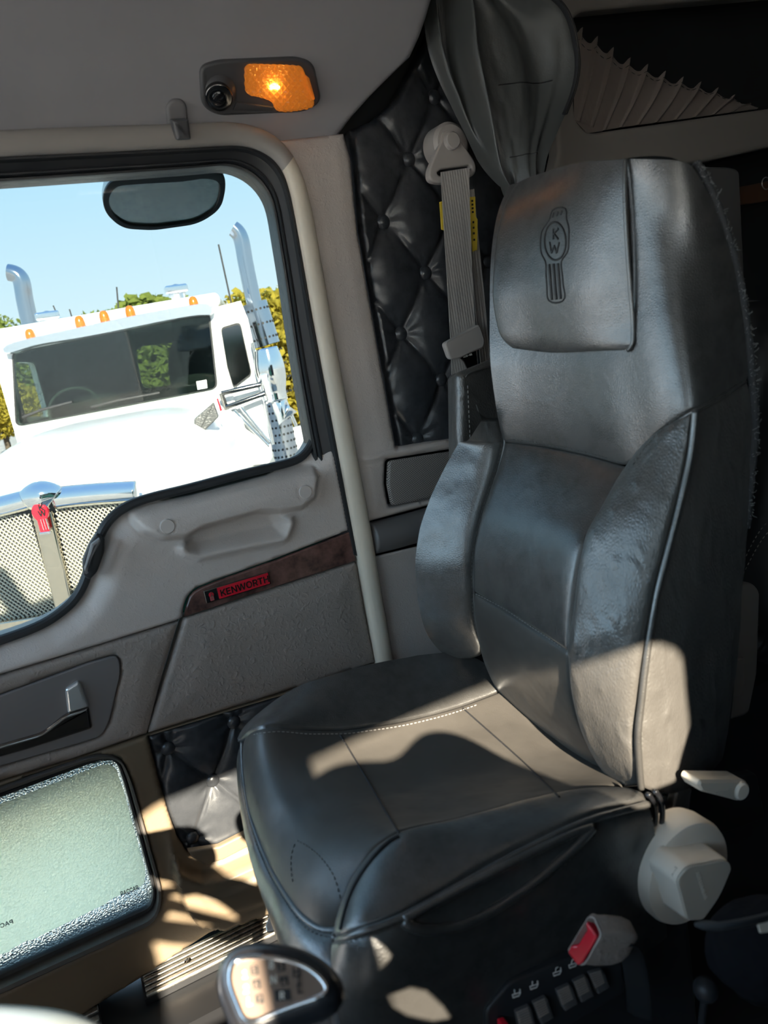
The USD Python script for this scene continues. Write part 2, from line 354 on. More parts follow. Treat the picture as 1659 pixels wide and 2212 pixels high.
obj('upper_panel', move(relief(upxz, up_h, 0.0042, edge=0.004, skirt=0.03), (0, YD, 0), WALL), 'grey_vinyl', door, smooth=50)
for c in caps:
    obj('screw_cover', move(lathe([(0, 0), (0.0112, 0), (0.0118, -0.001), (0.0118, -0.01)], 28), (c[0], YD - 0.0232, c[1]), WALL), 'grey_plastic', door)
wood = [(397, 1333), (403, 1308), (409, 1290), (418, 1279), (432, 1270), (470, 1255), (600, 1209), (754, 1149), (769, 1211), (585, 1271)]
obj('wood_strip', wall_slab(wood, YD, bev(0.008, 0.003, -0.006)), 'burl_wood', door, label='dark burl wood trim strip')
lowr = poly_round([(398, 1336, 3), (585, 1274), (770, 1213, 3), (790, 1330), (812, 1432, 4), (560, 1512), (320, 1585, 4), (360, 1460)], 0)
rl = toxz(lowr)
obj('lower_panel', move(relief(rl, lambda x, y, d: 0.006 * ss(d, 0, 0.06), 0.006, edge=0.004, skirt=0.03), (0, YD, 0), WALL), 'dark_grey_vinyl', door, smooth=50)
bez = poly_round([(-160, 1565), (0, 1502), (190, 1432), (256, 1413, 26), (262, 1450, 20), (236, 1560, 30), (218, 1592, 30), (0, 1655), (-160, 1705)], 8)
lowl = [(-480, 1602), (0, 1461), (200, 1401), (386, 1343), (350, 1460), (317, 1586), (160, 1640), (0, 1688), (-480, 1842)]
obj('front_panel', move(relief(toxz(lowl), lambda x, y, d: 0.004 * ss(d, 0, 0.05), 0.007, holes=[toxz(bez)], edge=0.004, skirt=0.03), (0, YD, 0), WALL), 'dark_grey_vinyl', door, smooth=50)
rec = poly_round([(-160, 1590), (0, 1537), (138, 1484, 16), (160, 1478, 8), (196, 1520), (202, 1574, 10), (60, 1618), (-160, 1680)], 10)
bz = obj('handle_bezel', wall_slab(bez, YD, bev(0.010, 0.003, -0.008), [rec]), 'bezel_plastic', door)
obj('recess_wall', wall_slab([(p[0], p[1]) for p in poly_round([(-160, 1580), (0, 1527), (175, 1470), (206, 1520), (210, 1580), (-160, 1690)], 5)], YD + 0.03, bev(0.006, 0.002)), 'black_gloss', bz)
hd = obj('door_handle', wall_slab(poly_round([(140, 1486, 6), (168, 1468, 5), (176, 1478, 5), (192, 1522, 4), (146, 1537, 4)], 3), YD, bev(0.014, 0.004, -0.004, 4)), 'bright_handle', door, label='chrome inside door handle')
lip = poly_round([(-160, 1650), (0, 1606), (90, 1580), (140, 1540), (192, 1524, 6), (200, 1572, 8), (60, 1617), (-160, 1680)], 14)
obj('pull_lip', wall_slab(lip, YD, bev(0.012, 0.006, -0.006, 5)), 'dark_chrome', hd)
lev = poly_round([(208, 1152, 3), (226, 1160, 5), (226, 1190), (210, 1235), (194, 1252, 6), (180, 1243, 6), (178, 1212), (192, 1176)], 8)
lv = obj('lock_lever', wall_slab(lev, YD - 0.004, bev(0.016, 0.004, -0.012, 4)), 'black_plastic', door, label='dark lock lever on the window sill')
obj('lever_pad', wall_slab(poly_round([(196, 1174, 2), (214, 1160, 3), (217, 1168), (196, 1205), (186, 1240, 4), (181, 1228, 4)], 4), YD - 0.012, bev(0.012, 0.004, 0, 4)), 'bezel_plastic', lv)
# red badge with raised letters
bp0, bp1, bp2 = PX((438, 1276)), PX((578, 1234)), PX((444, 1304))
ex = bp1 - bp0; bw = np.linalg.norm(ex); ex /= bw; ang = math.atan2(ex[1], ex[0]); bh = np.linalg.norm(bp2 - bp0) * 0.96
def badge_at(m, z): 
    v, f = vf(m); c, s = math.cos(ang), math.sin(ang)
    q = np.c_[bp0[0] + v[:, 0] * c - v[:, 1] * s, bp0[1] + v[:, 0] * s + v[:, 1] * c, v[:, 2] + z]
    return move((q, f), (0, YD, 0), WALL)
rr = lambda x0, y0, x1, y1, r=0.001: poly_round([(x0, y0), (x1, y0), (x1, y1), (x0, y1)], r, 4)
bg = obj('badge', badge_at(slab(rr(0, -bh, bw, 0), bev(0.004, 0.001)), 0.001), 'dark_chrome', door, label='red maker badge with raised chrome letters')
obj('badge_field', badge_at(slab(rr(bh * 1.02, -bh + .0012, bw - .0015, -.0012), bev(0.0008, 0.0003)), 0.0047), 'red_enamel', bg)
obj('badge_emblem_field', badge_at(slab(rr(0.0015, -bh + .0012, bh * .97, -.0012), bev(0.0005, 0.0002)), 0.0047), 'black_gloss', bg)
em = [trimesh.creation.cylinder(bh * .19, 0.0014, sections=28)]
em = [move(em[0], (bh * .5, -bh * .42, 0))] + [move(slab(rr(-bh * .15, -bh * .9, bh * .15, -bh * .5), bev(0.0014, 0.0003)), (bh * .5, 0, -0.0007))]
obj('badge_emblem', badge_at(cat_mesh(em), 0.0055), 'red_enamel', bg)
em2 = [move(slab(rr(-bh * .02 + k * bh * .095, -bh * .88, bh * .02 + k * bh * .095, -bh * .56, .0002), bev(0.0006, 0.0002)), (bh * .5, 0, 0)) for k in (-1, 0, 1)]
em2 += [move(meshkit.text_mesh('K', bh * .15, 0.0006, True), (bh * .44, -bh * .40, 0)), move(meshkit.text_mesh('W', bh * .15, 0.0006, True), (bh * .41, -bh * .57, 0))]
obj('emblem_lettering', badge_at(cat_mesh(em2), 0.0062), 'chrome', bg)
tm = vf(meshkit.text_mesh('KENWORTH', bh * .50, 0.0012, True)); tw = tm[0][:, 0].max() - tm[0][:, 0].min(); want = bw - bh * 1.30
tm = (tm[0] * [want / tw, 1, 1], tm[1])
obj('lettering', badge_at(move(tm, (bh * 1.14, -bh * .77, 0)), 0.0054), 'dark_chrome', bg)

# window frame, glass and weatherstrip
W_OUT = [(-480, 370), (0, 342), (260, 330), (470, 319), (520, 318), (562, 330), (592, 352), (612, 385), (628, 440), (650, 560), (672, 690), (700, 840), (735, 1020), (770, 1200)]
W_IN = [(-480, 416), (0, 387), (260, 370), (450, 356), (495, 354), (535, 367), (568, 393), (590, 430), (603, 490), (622, 610), (640, 735), (662, 870), (690, 1020), (720, 1190)]
def band(outer, inner, prof, n=140):
    """strip between two curves of the wall; prof: [(0..1 across, height out of the wall)]"""
    a, b = spl(outer, n), spl(inner, n)
    G = np.stack([np.c_[(a + (b - a) * u)[:, 0], YD - h + 0 * a[:, 0], (a + (b - a) * u)[:, 1]] for u, h in prof], 1)
    return fix(grid_mesh(G))
wo, wi = toxz(W_OUT), toxz(W_IN)
fr = obj('window_frame', band(wo, wi, [(-.1, -.05), (-.1, .0), (0, .004), (.12, .004), (.2, -.004), (.55, -.010), (.62, -.012), (.66, -.008), (.74, -.008), (.80, -.016), (.86, -.013), (.97, -.014), (1, -.02), (1, -.055), (-.1, -.05)]), 'black_rubber', door, smooth=30)
sill_c = A([(-480, 1534), (0, 1383), (95, 1346), (133, 1321), (162, 1293), (184, 1252), (196, 1212), (210, 1172), (228, 1134), (259, 1103), (308, 1080), (390, 1059), (470, 1038), (560, 1015), (622, 1000), (651, 987), (669, 966), (682, 935)], YD + 0.022)
obj('sill_seal', tube(spl(sill_c, 120), 0.008, 10), 'black_rubber', door)
win = thing('window_1', 'passenger door window with the white truck beyond', 'window', kind='structure')
gp = [(-300, 340), (700, 300), (760, 1100), (640, 1100), (250, 1180), (190, 1330), (60, 1420), (-300, 1500)]
obj('pane', wall_slab(gp, YD + 0.034, [(0, 0), (0, 0.004)]), 'window_glass', win, smooth=False)
S_OUT = [(-480, 310), (0, 284), (250, 274), (420, 268), (500, 267), (560, 281), (608, 312), (642, 362), (665, 430), (690, 560), (722, 740), (762, 950), (803, 1170), (846, 1425), (856, 1480)]
S_IN = [(-480, 369), (0, 341), (250, 329), (440, 319), (518, 317), (560, 328), (594, 351), (615, 385), (630, 440), (652, 560), (684, 740), (725, 960), (768, 1190), (812, 1432), (822, 1490)]
hw = np.linspace(0, math.pi, 9)
sprof = [(0, -.04)] + [(.5 - .5 * math.cos(t), .002 + .016 * math.sin(t) ** .7) for t in hw] + [(1, -.04)]
so, si = spl(toxz(S_OUT), 280), spl(toxz(S_IN), 280); kk = int(np.argmin(np.linalg.norm(so - PX((628, 338)), axis=1)))
obj('trim_1', band(so[kk:], si[kk:], sprof), 'seal_rubber', None, kind='structure', label='beige rubber door seal down the rear of the passenger door opening', cat='door seal')
obj('trim_11', band(so[:kk + 1], si[:kk + 1], sprof), 'top_band', None, kind='structure', label='grey-brown moulding over the passenger door glass', cat='moulding')

# lower door: peep window, moulded surround, tufted insert and map pocket
peep = poly_round([(-160, 1800), (0, 1735), (222, 1650, 34), (252, 1652, 30), (270, 1706), (333, 1938, 26), (326, 1966, 22), (0, 2113), (-160, 2187)], 6, 7)
peep_o = poly_round([(-160, 1762), (0, 1702), (205, 1630, 36), (262, 1634, 40), (288, 1700), (352, 1930, 40), (338, 1990, 40), (0, 2145), (-160, 2220)], 10, 7)
mould = [(-480, 1846), (0, 1691), (160, 1643), (318, 1589), (560, 1515), (814, 1435), (850, 1560), (850, 1850), (595, 1956), (452, 2018), (300, 2118), (100, 2242), (-480, 2532)]
tuft = [(320, 1592), (480, 1543), (640, 1495), (815, 1440), (845, 1640), (600, 1770), (548, 1798), (470, 1850), (432, 1858), (404, 1842), (384, 1812), (366, 1760), (345, 1690)]
tf, pk = toxz(tuft), toxz([(366, 1806), (378, 1838), (402, 1862), (436, 1874), (476, 1866), (552, 1832), (850, 1690), (850, 1850), (595, 1950), (470, 1992), (420, 1985), (392, 1945), (374, 1890)])
pkp = Polygon(pk).buffer(0)
rim = toxz([(366, 1806), (378, 1838), (402, 1862), (436, 1874), (476, 1866), (552, 1832), (850, 1690)])
def mould_h(x, y, d):
    s = sdist(pkp, x, y); h = 0.040 * ss(s, -0.012, 0.045)
    lr = line_dist(x, y, rim); ins = s > 0
    h = np.where(ins, np.maximum(h, 0.034 * ss(lr, 0.0, 0.012) * ss(s, 0, .004)), h)
    return h
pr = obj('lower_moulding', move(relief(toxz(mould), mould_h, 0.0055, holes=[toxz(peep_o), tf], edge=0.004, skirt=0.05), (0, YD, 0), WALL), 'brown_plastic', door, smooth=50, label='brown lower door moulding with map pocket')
pxz, pox = toxz(peep), toxz(peep_o)
a_, b_ = spl(pox, 160, True, 'linear'), spl(pxz, 160, True, 'linear')
k0 = np.argmin(np.linalg.norm(b_ - a_[0], axis=1)); b_ = np.roll(b_, -k0, 0)
G = np.stack([np.c_[(a_ + (b_ - a_) * u)[:, 0], YD - h + 0 * a_[:, 0], (a_ + (b_ - a_) * u)[:, 1]] for u, h in [(-.06, -.02), (-.04, .002), (.05, .004), (.3, .002), (.42, -.012), (.6, -.02)]], 1)
obj('peep_surround', fix(grid_mesh(G, closed_u=True)), 'surround_brown', door)
G = np.stack([np.c_[(a_ + (b_ - a_) * u)[:, 0], YD - h + 0 * a_[:, 0], (a_ + (b_ - a_) * u)[:, 1]] for u, h in [(.55, -.03), (.55, -.014), (.62, -.011), (.85, -.012), (.95, -.016), (1.02, -.022), (1.02, -.05)]], 1)
obj('peep_gasket', fix(grid_mesh(G, closed_u=True)), 'black_rubber', door)
# ------------------------------------------------------------------ rest of the door: tufted insert, peep glass, outer skin
def crease_field(btn, edges, A_=0.016, r=0.035, cw=0.010, rb=0.014):
    """height of buttoned upholstery: puffed between the buttons, drawn in at buttons and along the folds"""
    b = np.array(btn)
    def h(x, y, d):
        db = np.min([np.hypot(x - q[0], y - q[1]) for q in b], axis=0)
        dl = np.min([seg_dist(x, y, p, q) for p, q in edges], axis=0) if edges else np.full_like(x, 1.0)
        z = A_ * (1 - np.exp(-(db / r) ** 1.3)) * (0.45 + 0.55 * (1 - np.exp(-dl / cw)))
        z -= 0.0035 * np.exp(-(dl / 0.0022) ** 2)
        k = np.argmin([np.hypot(x - q[0], y - q[1]) for q in b], axis=0); an = np.arctan2(y - b[k][:, 1], x - b[k][:, 0])
        z += 0.0016 * np.sin(an * 7 + k * 2.1) * np.exp(-((db - rb * 1.5) / (rb * 1.2)) ** 2)
        return z + 0.0014 * (meshkit.fbm(np.c_[x, y, 0 * x] * 28, 3, 5) - .5)
    return h
def button(c, y, z, r=0.0125, parent=None):
    obj('button', move(lathe([(0, .007), (r * .5, .0062), (r * .85, .0036), (r, 0), (r * .9, -.003), (0, -.004)], 22), (c[0], y - z, c[1]), WALL), 'tuft_leather', parent, smooth=True)
tfp = [PX(q) for q in ((365, 1622), (508, 1565), (462, 1692), (418, 1816), (648, 1497), (595, 1640), (330, 1500), (560, 1760), (600, 1420))]
te = [(tfp[a], tfp[b]) for a, b in ((0, 2), (1, 2), (2, 3), (2, 7), (0, 6), (1, 5), (1, 8), (4, 5))] + [(tfp[0], PX((300, 1640))), (tfp[0], PX((340, 1740))), (tfp[0], PX((380, 1560))), (tfp[1], PX((465, 1530))), (tfp[3], PX((360, 1780)))]
ins = obj('tufted_insert', move(relief(tf, crease_field(tfp, te, .014, .03), 0.0042, edge=0.008, skirt=0.03), (0, YD + .012, 0), WALL), 'tuft_leather', door, smooth=60, label='black button-tufted leather insert')
for c in tfp[:5]: button(c, YD + .012, .002, .0125, ins)
pkb = [(404, 1832), (470, 1822), (545, 1784), (620, 1745), (625, 1775), (552, 1812), (480, 1850), (440, 1862), (416, 1850)]
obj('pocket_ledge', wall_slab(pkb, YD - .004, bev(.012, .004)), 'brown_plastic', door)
# the lower glass: double pane, wet inside
nd = {'p': ('principled_bsdf', {'base_color': (0.88, 0.91, 0.82), 'roughness': 0.42, 'transmission_weight': 1.0, 'ior': 1.12}), 'g': ('geometry', {}), 'v': ('noise_texture', {'scale': 260.0, 'detail': 4.0}), 'u': ('bump', {'strength': 0.5, 'distance': 0.004}),
      'd': ('translucent_bsdf', {'color': (0.97, 0.98, 0.84)}), 'm': ('mix_closure', {'fac': 0.6})}
M['misted_glass'] = usdkit.material(stage, '/World/Looks/misted_glass', nd, [('g.position', 'v.vector'), ('v.fac', 'u.height'), ('u.normal', 'p.normal'), ('p.BSDF', 'm.closure1'), ('d.BSDF', 'm.closure2')], surface='m.closure')
nd = {'p': ('principled_bsdf', {'base_color': (0.50, 0.58, 0.55), 'roughness': 0.25, 'transmission_weight': 1.0, 'ior': 1.2}), 'g': ('geometry', {}), 'v': ('voronoi_texture', {'scale': 300.0}), 'u': ('bump', {'strength': 0.9, 'distance': 0.006})}
M['droplet_glass'] = usdkit.material(stage, '/World/Looks/droplet_glass', nd, [('g.position', 'v.vector'), ('v.distance', 'u.height'), ('u.normal', 'p.normal')], surface='p.BSDF')
w2 = thing('window_2', 'small misted peep window low in the door', 'window', kind='structure')
obj('pane', wall_slab(peep, YD + .022, [(-.012, 0), (-.012, .003)]), 'droplet_glass', w2, smooth=False)
film = poly_round([(-160, 1800), (0, 1737), (224, 1650, 30), (249, 1655, 26), (268, 1710), (314, 1880), (312, 1912, 14), (262, 1932, 6), (236, 1944, 6), (228, 1952), (70, 2030), (56, 2032), (25, 2050), (20, 2056), (0, 2062), (-160, 2130)], 5, 5)
obj('condensation_film', wall_slab(film, YD + .0185, [(0, 0), (0, .0004)]), 'misted_glass', w2, smooth=False, label='pale band of condensation')
def wall_text(txt, px0, px1, hpx, y, m, parent, mirror=False, name='lettering', bold=True):
    a, b = PX(px0, y), PX(px1, y); e = b - a; L = np.linalg.norm(e); an = math.atan2(e[1], e[0]); t = vf(meshkit.text_mesh(txt, .01, .0004, bold)); v = t[0] - [t[0][:, 0].min(), 0, 0]
    hh = np.linalg.norm(PX((px0[0], px0[1] - hpx), y) - a); v = v * [L / v[:, 0].max(), hh / .01, 1]
    if mirror: v = np.c_[L - v[:, 0], v[:, 1:]]
    c, s = math.cos(an), math.sin(an); q = np.c_[a[0] + v[:, 0] * c - v[:, 1] * s, a[1] + v[:, 0] * s + v[:, 1] * c, v[:, 2]]
    obj(name, move((q, t[1]), (0, y, 0), WALL), m, parent, smooth=False)
wall_text('PACCAR', (262, 1936), (300, 1921), 10, YD + .0172, 'ink', w2)
mat('faint_print_and_reflection', (0.10, 0.12, 0.12), 0.6)
for k, tx in enumerate(('-- -----', '--- -- ----', '-- ---- -')): wall_text(tx, (268 + 2 * k, 1944 + 6 * k), (305 + 1 * k, 1929 + 6 * k), 3.4, YD + .0172, 'faint_print_and_reflection', w2, bold=False)
wall_text('PACCAR', (-28, 2016), (29, 1994), 9, YD + .0172, 'faint_print_and_reflection', w2, mirror=True)  # reflection of the print, drawn as mirrored letters
skin = [(-620, 250), (700, 250), (1080, 1400), (1080, 2050), (300, 2330), (-620, 2700)]
hole1 = [(-420, 412), (0, 392), (480, 360), (540, 378), (585, 435), (650, 800), (672, 940), (630, 1000), (380, 1066), (262, 1106), (205, 1200), (150, 1310), (0, 1376), (-420, 1520)]
peepxz = [tuple(proj([q[0], YD, q[1]])) for q in offset_ring(ccw(pxz), -.02)]
mat('truck_green', (0.02, 0.16, 0.10), 0.25, coat=0.8)
obj('outer_skin', wall_slab(skin, YD + .135, [(0, 0), (0, .045)], [hole1, peepxz]), 'truck_green', door, smooth=False)

# ------------------------------------------------------------------ side wall behind the door
pill = [(596, 302), (745, 286), (760, 340), (775, 500), (800, 640), (835, 840), (858, 966), (890, 962), (1040, 938), (1060, 1066), (950, 1087), (797, 1128), (752, 900), (712, 680), (684, 530), (655, 400), (630, 345)]
spk = poly_round([(835, 993, 10), (960, 973), (1020, 964), (1030, 1058), (960, 1073), (842, 1097, 12), (833, 1045)], 4)
def pill_h(x, y, d): return .004 * ss(d, 0, .03) + .006 * np.exp(-(line_dist(x, y, lipc) / .006) ** 2)
lipc = toxz([(788, 992), (855, 976), (1040, 942)])
obj('trim_2', move(relief(toxz(pill), pill_h, .006, holes=[toxz(spk)], edge=.004, skirt=.03), (0, YD + .004, 0), WALL), 'grey_vinyl', None, smooth=50, kind='structure', label='grey vinyl pillar trim behind the door', cat='pillar trim')
nd = {'p': ('principled_bsdf', {'roughness': 0.55}), 'g': ('geometry', {}), 'mp': ('mapping', {'scale': (1, 0, 1), 'rotation': (0, math.radians(45), 0)}), 'v': ('voronoi_texture', {'scale': 330.0, 'randomness': 0.0}),
      'r': ('rgb_ramp', {'ramp': [(0.0, (0.02, 0.019, 0.018)), (0.30, (0.02, 0.019, 0.018)), (0.38, (0.33, 0.30, 0.28)), (1.0, (0.33, 0.30, 0.28))]})}
M['perforated'] = usdkit.material(stage, '/World/Looks/perforated', nd, [('g.position', 'mp.vector'), ('mp.vector', 'v.vector'), ('v.distance', 'r.fac'), ('r.color', 'p.base_color')], surface='p.BSDF')
sg = thing('speaker_grille', 'grey perforated speaker grille low on the pillar beside the seat', 'speaker grille')
obj('mesh', wall_slab(poly_round([(838, 996, 9), (960, 977), (1018, 968), (1027, 1055), (960, 1069), (845, 1093, 10), (836, 1045)], 4), YD + .002, [(0, -.004), (0, .001), (.004, .004)]), 'perforated', sg)
lowg = [(806, 1202), (950, 1168), (1010, 1160), (1020, 1400), (846, 1432), (830, 1330)]
obj('trim_3', wall_slab(lowg, YD + .006, bev(.008, .003)), 'grey_vinyl', None, kind='structure', label='grey lower wall panel behind the door seal', cat='wall panel')
rl_ = A([(800, 1163), (870, 1146), (950, 1123), (1040, 1096)], YD + .010)
mat('roll_vinyl', (0.13, .122, .118), .42, bump=[('wrinkle', 45, .25, .002)])
obj('bolster_roll', tube(spl(rl_, 40), .031, 18), 'roll_vinyl', None, smooth=True, label='padded black vinyl roll along the wall under the speaker grille', cat='padded roll')
# tufted leather wall
YT = YD + .03
tw_ = [(752, 284), (800, 264), (850, 218), (885, 155), (918, 90), (945, 0), (960, -60), (1180, -60), (1180, 935), (1000, 952), (858, 971), (838, 860), (800, 645), (775, 500), (762, 350)]
B0 = PX((827, 480), YT); va = PX((882, 345), YT) - B0; vb = PX((918, 590), YT) - B0
lat = {(i, j): B0 + i * va + j * vb for i in range(-7, 8) for j in range(-7, 8)}
twx = toxz(tw_, YT); twp = Polygon(ccw(twx)).buffer(.02)
lat = {k: p for k, p in lat.items() if twp.buffer(.09).contains(Point(p))}
te2 = [(p, lat[(i + di, j + dj)]) for (i, j), p in lat.items() for di, dj in ((1, 0), (0, 1)) if (i + di, j + dj) in lat]
wr = obj('wall_right', move(relief(twx, crease_field(list(lat.values()), te2, .020, .034), .0055, edge=.008, skirt=.03), (0, YT, 0), WALL), 'tuft_leather', None, smooth=60, kind='structure', label='black button-tufted leather wall behind the passenger seat', cat='wall')
for k, p in sorted(lat.items()):
    if Polygon(ccw(twx)).buffer(-.012).contains(Point(p)): button(p, YT, .002, .0135, wr)

# ------------------------------------------------------------------ headliner
HP = spl(np.array([(1.262, 1.545), (1.252, 1.575), (1.225, 1.615), (1.17, 1.68), (1.10, 1.745), (1.0, 1.80), (.85, 1.85), (.6, 1.895), (.2, 1.92), (-.66, 1.92)]), 70)
bnd = spl(np.array([(640, 296), (735, 290), (768, 280), (800, 262), (828, 240), (855, 205), (885, 150), (912, 98), (932, 50), (944, 0), (956, -60), (975, -160), (1010, -320)], float), 300)
xs = np.linspace(.3, 1.5, 500); ends = []
for y, z in HP:
    q = np.array([proj((x, y, z)) for x in xs]) if y > .35 else None
    if q is None: ends.append(None); continue
    bx = np.interp(q[:, 1], bnd[:, 1], bnd[:, 0]) if False else np.interp(q[:, 1], bnd[::-1, 1], bnd[::-1, 0])
    k = np.argmax(q[:, 0] > bx); ends.append(xs[k] if q[k, 0] > bx[k] else None)
ok = [i for i, e in enumerate(ends) if e is not None]
ends = np.interp(np.arange(len(HP)), ok, [ends[i] for i in ok]); ends = np.convolve(np.pad(ends, 3, 'edge'), np.ones(7) / 7, 'valid')
nx = 60; G = np.zeros((len(HP), nx + 5, 3)); tn = np.gradient(HP, axis=0); tn /= np.linalg.norm(tn, axis=1, keepdims=True); nrm = np.stack([-tn[:, 1], tn[:, 0]], 1); nrm *= np.sign(nrm[:, :1] + 1e-9) * -1
nrm = np.where((nrm @ np.array([[-1.], [-1.]])) < 0, -nrm, nrm)      # into the cab
for i, (y, z) in enumerate(HP):
    G[i, :nx] = np.c_[np.linspace(-1.0, ends[i] - .018, nx), np.full(nx, y), np.full(nx, z)]
    for j, (dx, dn) in enumerate(((-.010, .001), (-.004, .004), (0, .011), (.002, .03), (.002, .07))): G[i, nx + j] = (ends[i] + dx, y - nrm[i, 0] * dn, z - nrm[i, 1] * dn)
head = grid_mesh(G)
obj('ceiling', head, 'headliner', None, smooth=60, kind='structure', label='grey moulded headliner over the door', cat='headliner')
hm = head
# ------------------------------------------------------------------ cab shell that the camera does not face
mat('shell_grey', (0.70, 0.67, 0.63), 0.7)
mat('dark_liner', (0.012, 0.013, 0.015), 0.85)
mat('floor_rubber', (0.012, 0.0125, 0.014), 0.6, bump=[('noise', 200, .2, .002)])
obj('floor', box((-1.1, -.72, .02), (2.35, 1.42, .10)), 'floor_rubber', None, smooth=False, kind='structure', label='black rubber cab floor', cat='floor')
rp = np.array([(1.30, 1.54)] + [(y + .03, z + .022) for y, z in HP[4::4]] + [(-.72, 1.945)])
Gr = np.array([[(x, y, z) for x in (-1.1, .60)] for y, z in rp])
obj('trim_4', [grid_mesh(Gr), grid_mesh(Gr + [0, .006, .02], flip=True)], 'shell_grey', None, smooth=30, kind='structure', label='curved cab roof over the headliner', cat='roof')
obj('trim_13', (lambda v, f: (np.c_[np.full(len(v), .60), v], f))(*tri_poly([np.vstack([rp, [(-.72, 1.99), (1.38, 1.99), (1.38, 1.54)]])])), 'shell_grey', None, smooth=False, kind='structure', label='step between cab roof and sleeper roof', cat='roof')
obj('trim_12', box((.60, -.72, 1.93), (2.35, 1.36, 1.99)), 'shell_grey', None, smooth=False, kind='structure', label='flat sleeper roof panel', cat='roof')
obj('wall_rear', box((2.3, -.72, .08), (2.36, 1.42, 1.93)), 'dark_liner', None, smooth=False, kind='structure', label='dark rear wall of the sleeper', cat='wall')
obj('trim_5', [box((1.0, YD + .075, .1), (2.3, YD + .13, 1.93)), box((.50, YD + .075, .1), (1.0, YD + .13, 1.93))], 'dark_liner', None, smooth=False, kind='structure', label='dark side liner of the sleeper', cat='wall liner')
DW = (-.36, .42, 1.03, 1.475)
rw = [(DW[0], DW[2]), (DW[1], DW[2]), (DW[1], DW[3]), (DW[0], DW[3])]
dd = slab([(-.98, .08), (.60, .08), (.60, 1.93), (-.98, 1.93)], [(0, 0), (0, .06)], [poly_round(rw, .09, 6)])
d2 = thing('door_2', 'driver door with its window', 'door', kind='structure')
obj('panel', move(dd, (0, -.66, 0), WALL), 'shell_grey', d2, smooth=False)
obj('wall_left', box((.6, -.72, .08), (2.3, -.66, 1.93)), 'dark_liner', None, smooth=False, kind='structure', label='driver side sleeper wall', cat='wall')
w4 = thing('window_4', 'driver door window', 'window', kind='structure')
obj('divider_post', box((-.135, -.70, DW[2] - .02), (-.04, -.655, DW[3] + .02)), 'black_rubber', d2, smooth=False)
obj('pane', box((DW[0] - .02, -.693, DW[2] - .02), (DW[1] + .02, -.689, DW[3] + .02)), 'clear_glass', w4, smooth=False)
# windscreen: raked pane between the dash and the header
w3 = thing('window_3', 'windscreen', 'window', kind='structure')
obj('pane', [(np.array([(-1.12, -.62, 1.0), (-1.12, 1.2, 1.0), (-.88, 1.2, 1.76), (-.88, -.62, 1.76), (-1.116, -.62, 1.0), (-1.116, 1.2, 1.0), (-.876, 1.2, 1.76), (-.876, -.62, 1.76)]), np.array([[0, 1, 2], [0, 2, 3], [4, 6, 5], [4, 7, 6]]))], 'clear_glass', w3, smooth=False)
obj('wall_front', [box((-1.24, -.72, .08), (-1.16, 1.36, .99)), box((-.94, -.72, 1.76), (-.86, 1.36, 1.93))], 'shell_grey', None, smooth=False, kind='structure', label='cab front wall around the windscreen', cat='wall')
ds = np.array([(-.96, .985), (-.74, .985), (-.66, .97), (-.62, .90), (-.62, .70), (-.72, .55), (-.86, .5), (-.96, .5)])
obj('dashboard', move(slab(ds, [(0, 0), (0, 1.90)]), (0, 1.22, 0), WALL), 'dark_grey_vinyl', None, smooth=30, label='dark grey padded dashboard under the windscreen', cat='dashboard')
# ------------------------------------------------------------------ passenger seat
mat('seat_leather', (0.030, 0.028, 0.026), 0.32, spec=1.0, coat=.45, coat_rough=.27, bump=[('wrinkle', 30, 0.22, 0.0026), ('voronoi', 300, 0.32, 0.0010)], rvar=0.07, vscale=9)
mat('creased_leather', (0.050, 0.046, 0.042), 0.36, spec=1.0, bump=[('wrinkle', 38, 0.6, 0.0050), ('voronoi', 260, 0.40, 0.0014)], rvar=0.07, vscale=9, stretch=(1, 1, 0.55))
mat('worn_leather', (0.048, 0.043, 0.038), 0.40, spec=.55, bump=[('noise', 30, 0.2, 0.003), ('voronoi', 330, 0.22, 0.0006)], var=0.25, vscale=5, rvar=0.08)
mat('thread', (0.07, 0.068, 0.062), 0.6)
mat('light_thread', (0.24, 0.225, 0.21), 0.6)
mat('deboss', (0.008, 0.008, 0.009), 0.55)
mat('icon_lint', (.30, .30, .29), .7)
mat('velcro', (0.045, 0.045, 0.047), 0.9, bump=[('noise', 900, 0.8, 0.002)])
mat('beige_plastic', (0.78, 0.70, 0.60), 0.5, bump=[('noise', 400, 0.1, 0.0006)], var=0.05)
mat('dim_beige', (0.58, 0.52, 0.44), 0.5, bump=[('noise', 400, 0.1, 0.0006)])
mat('bare_metal', (0.55, 0.50, 0.46), 0.35, 0.9, rvar=0.1)

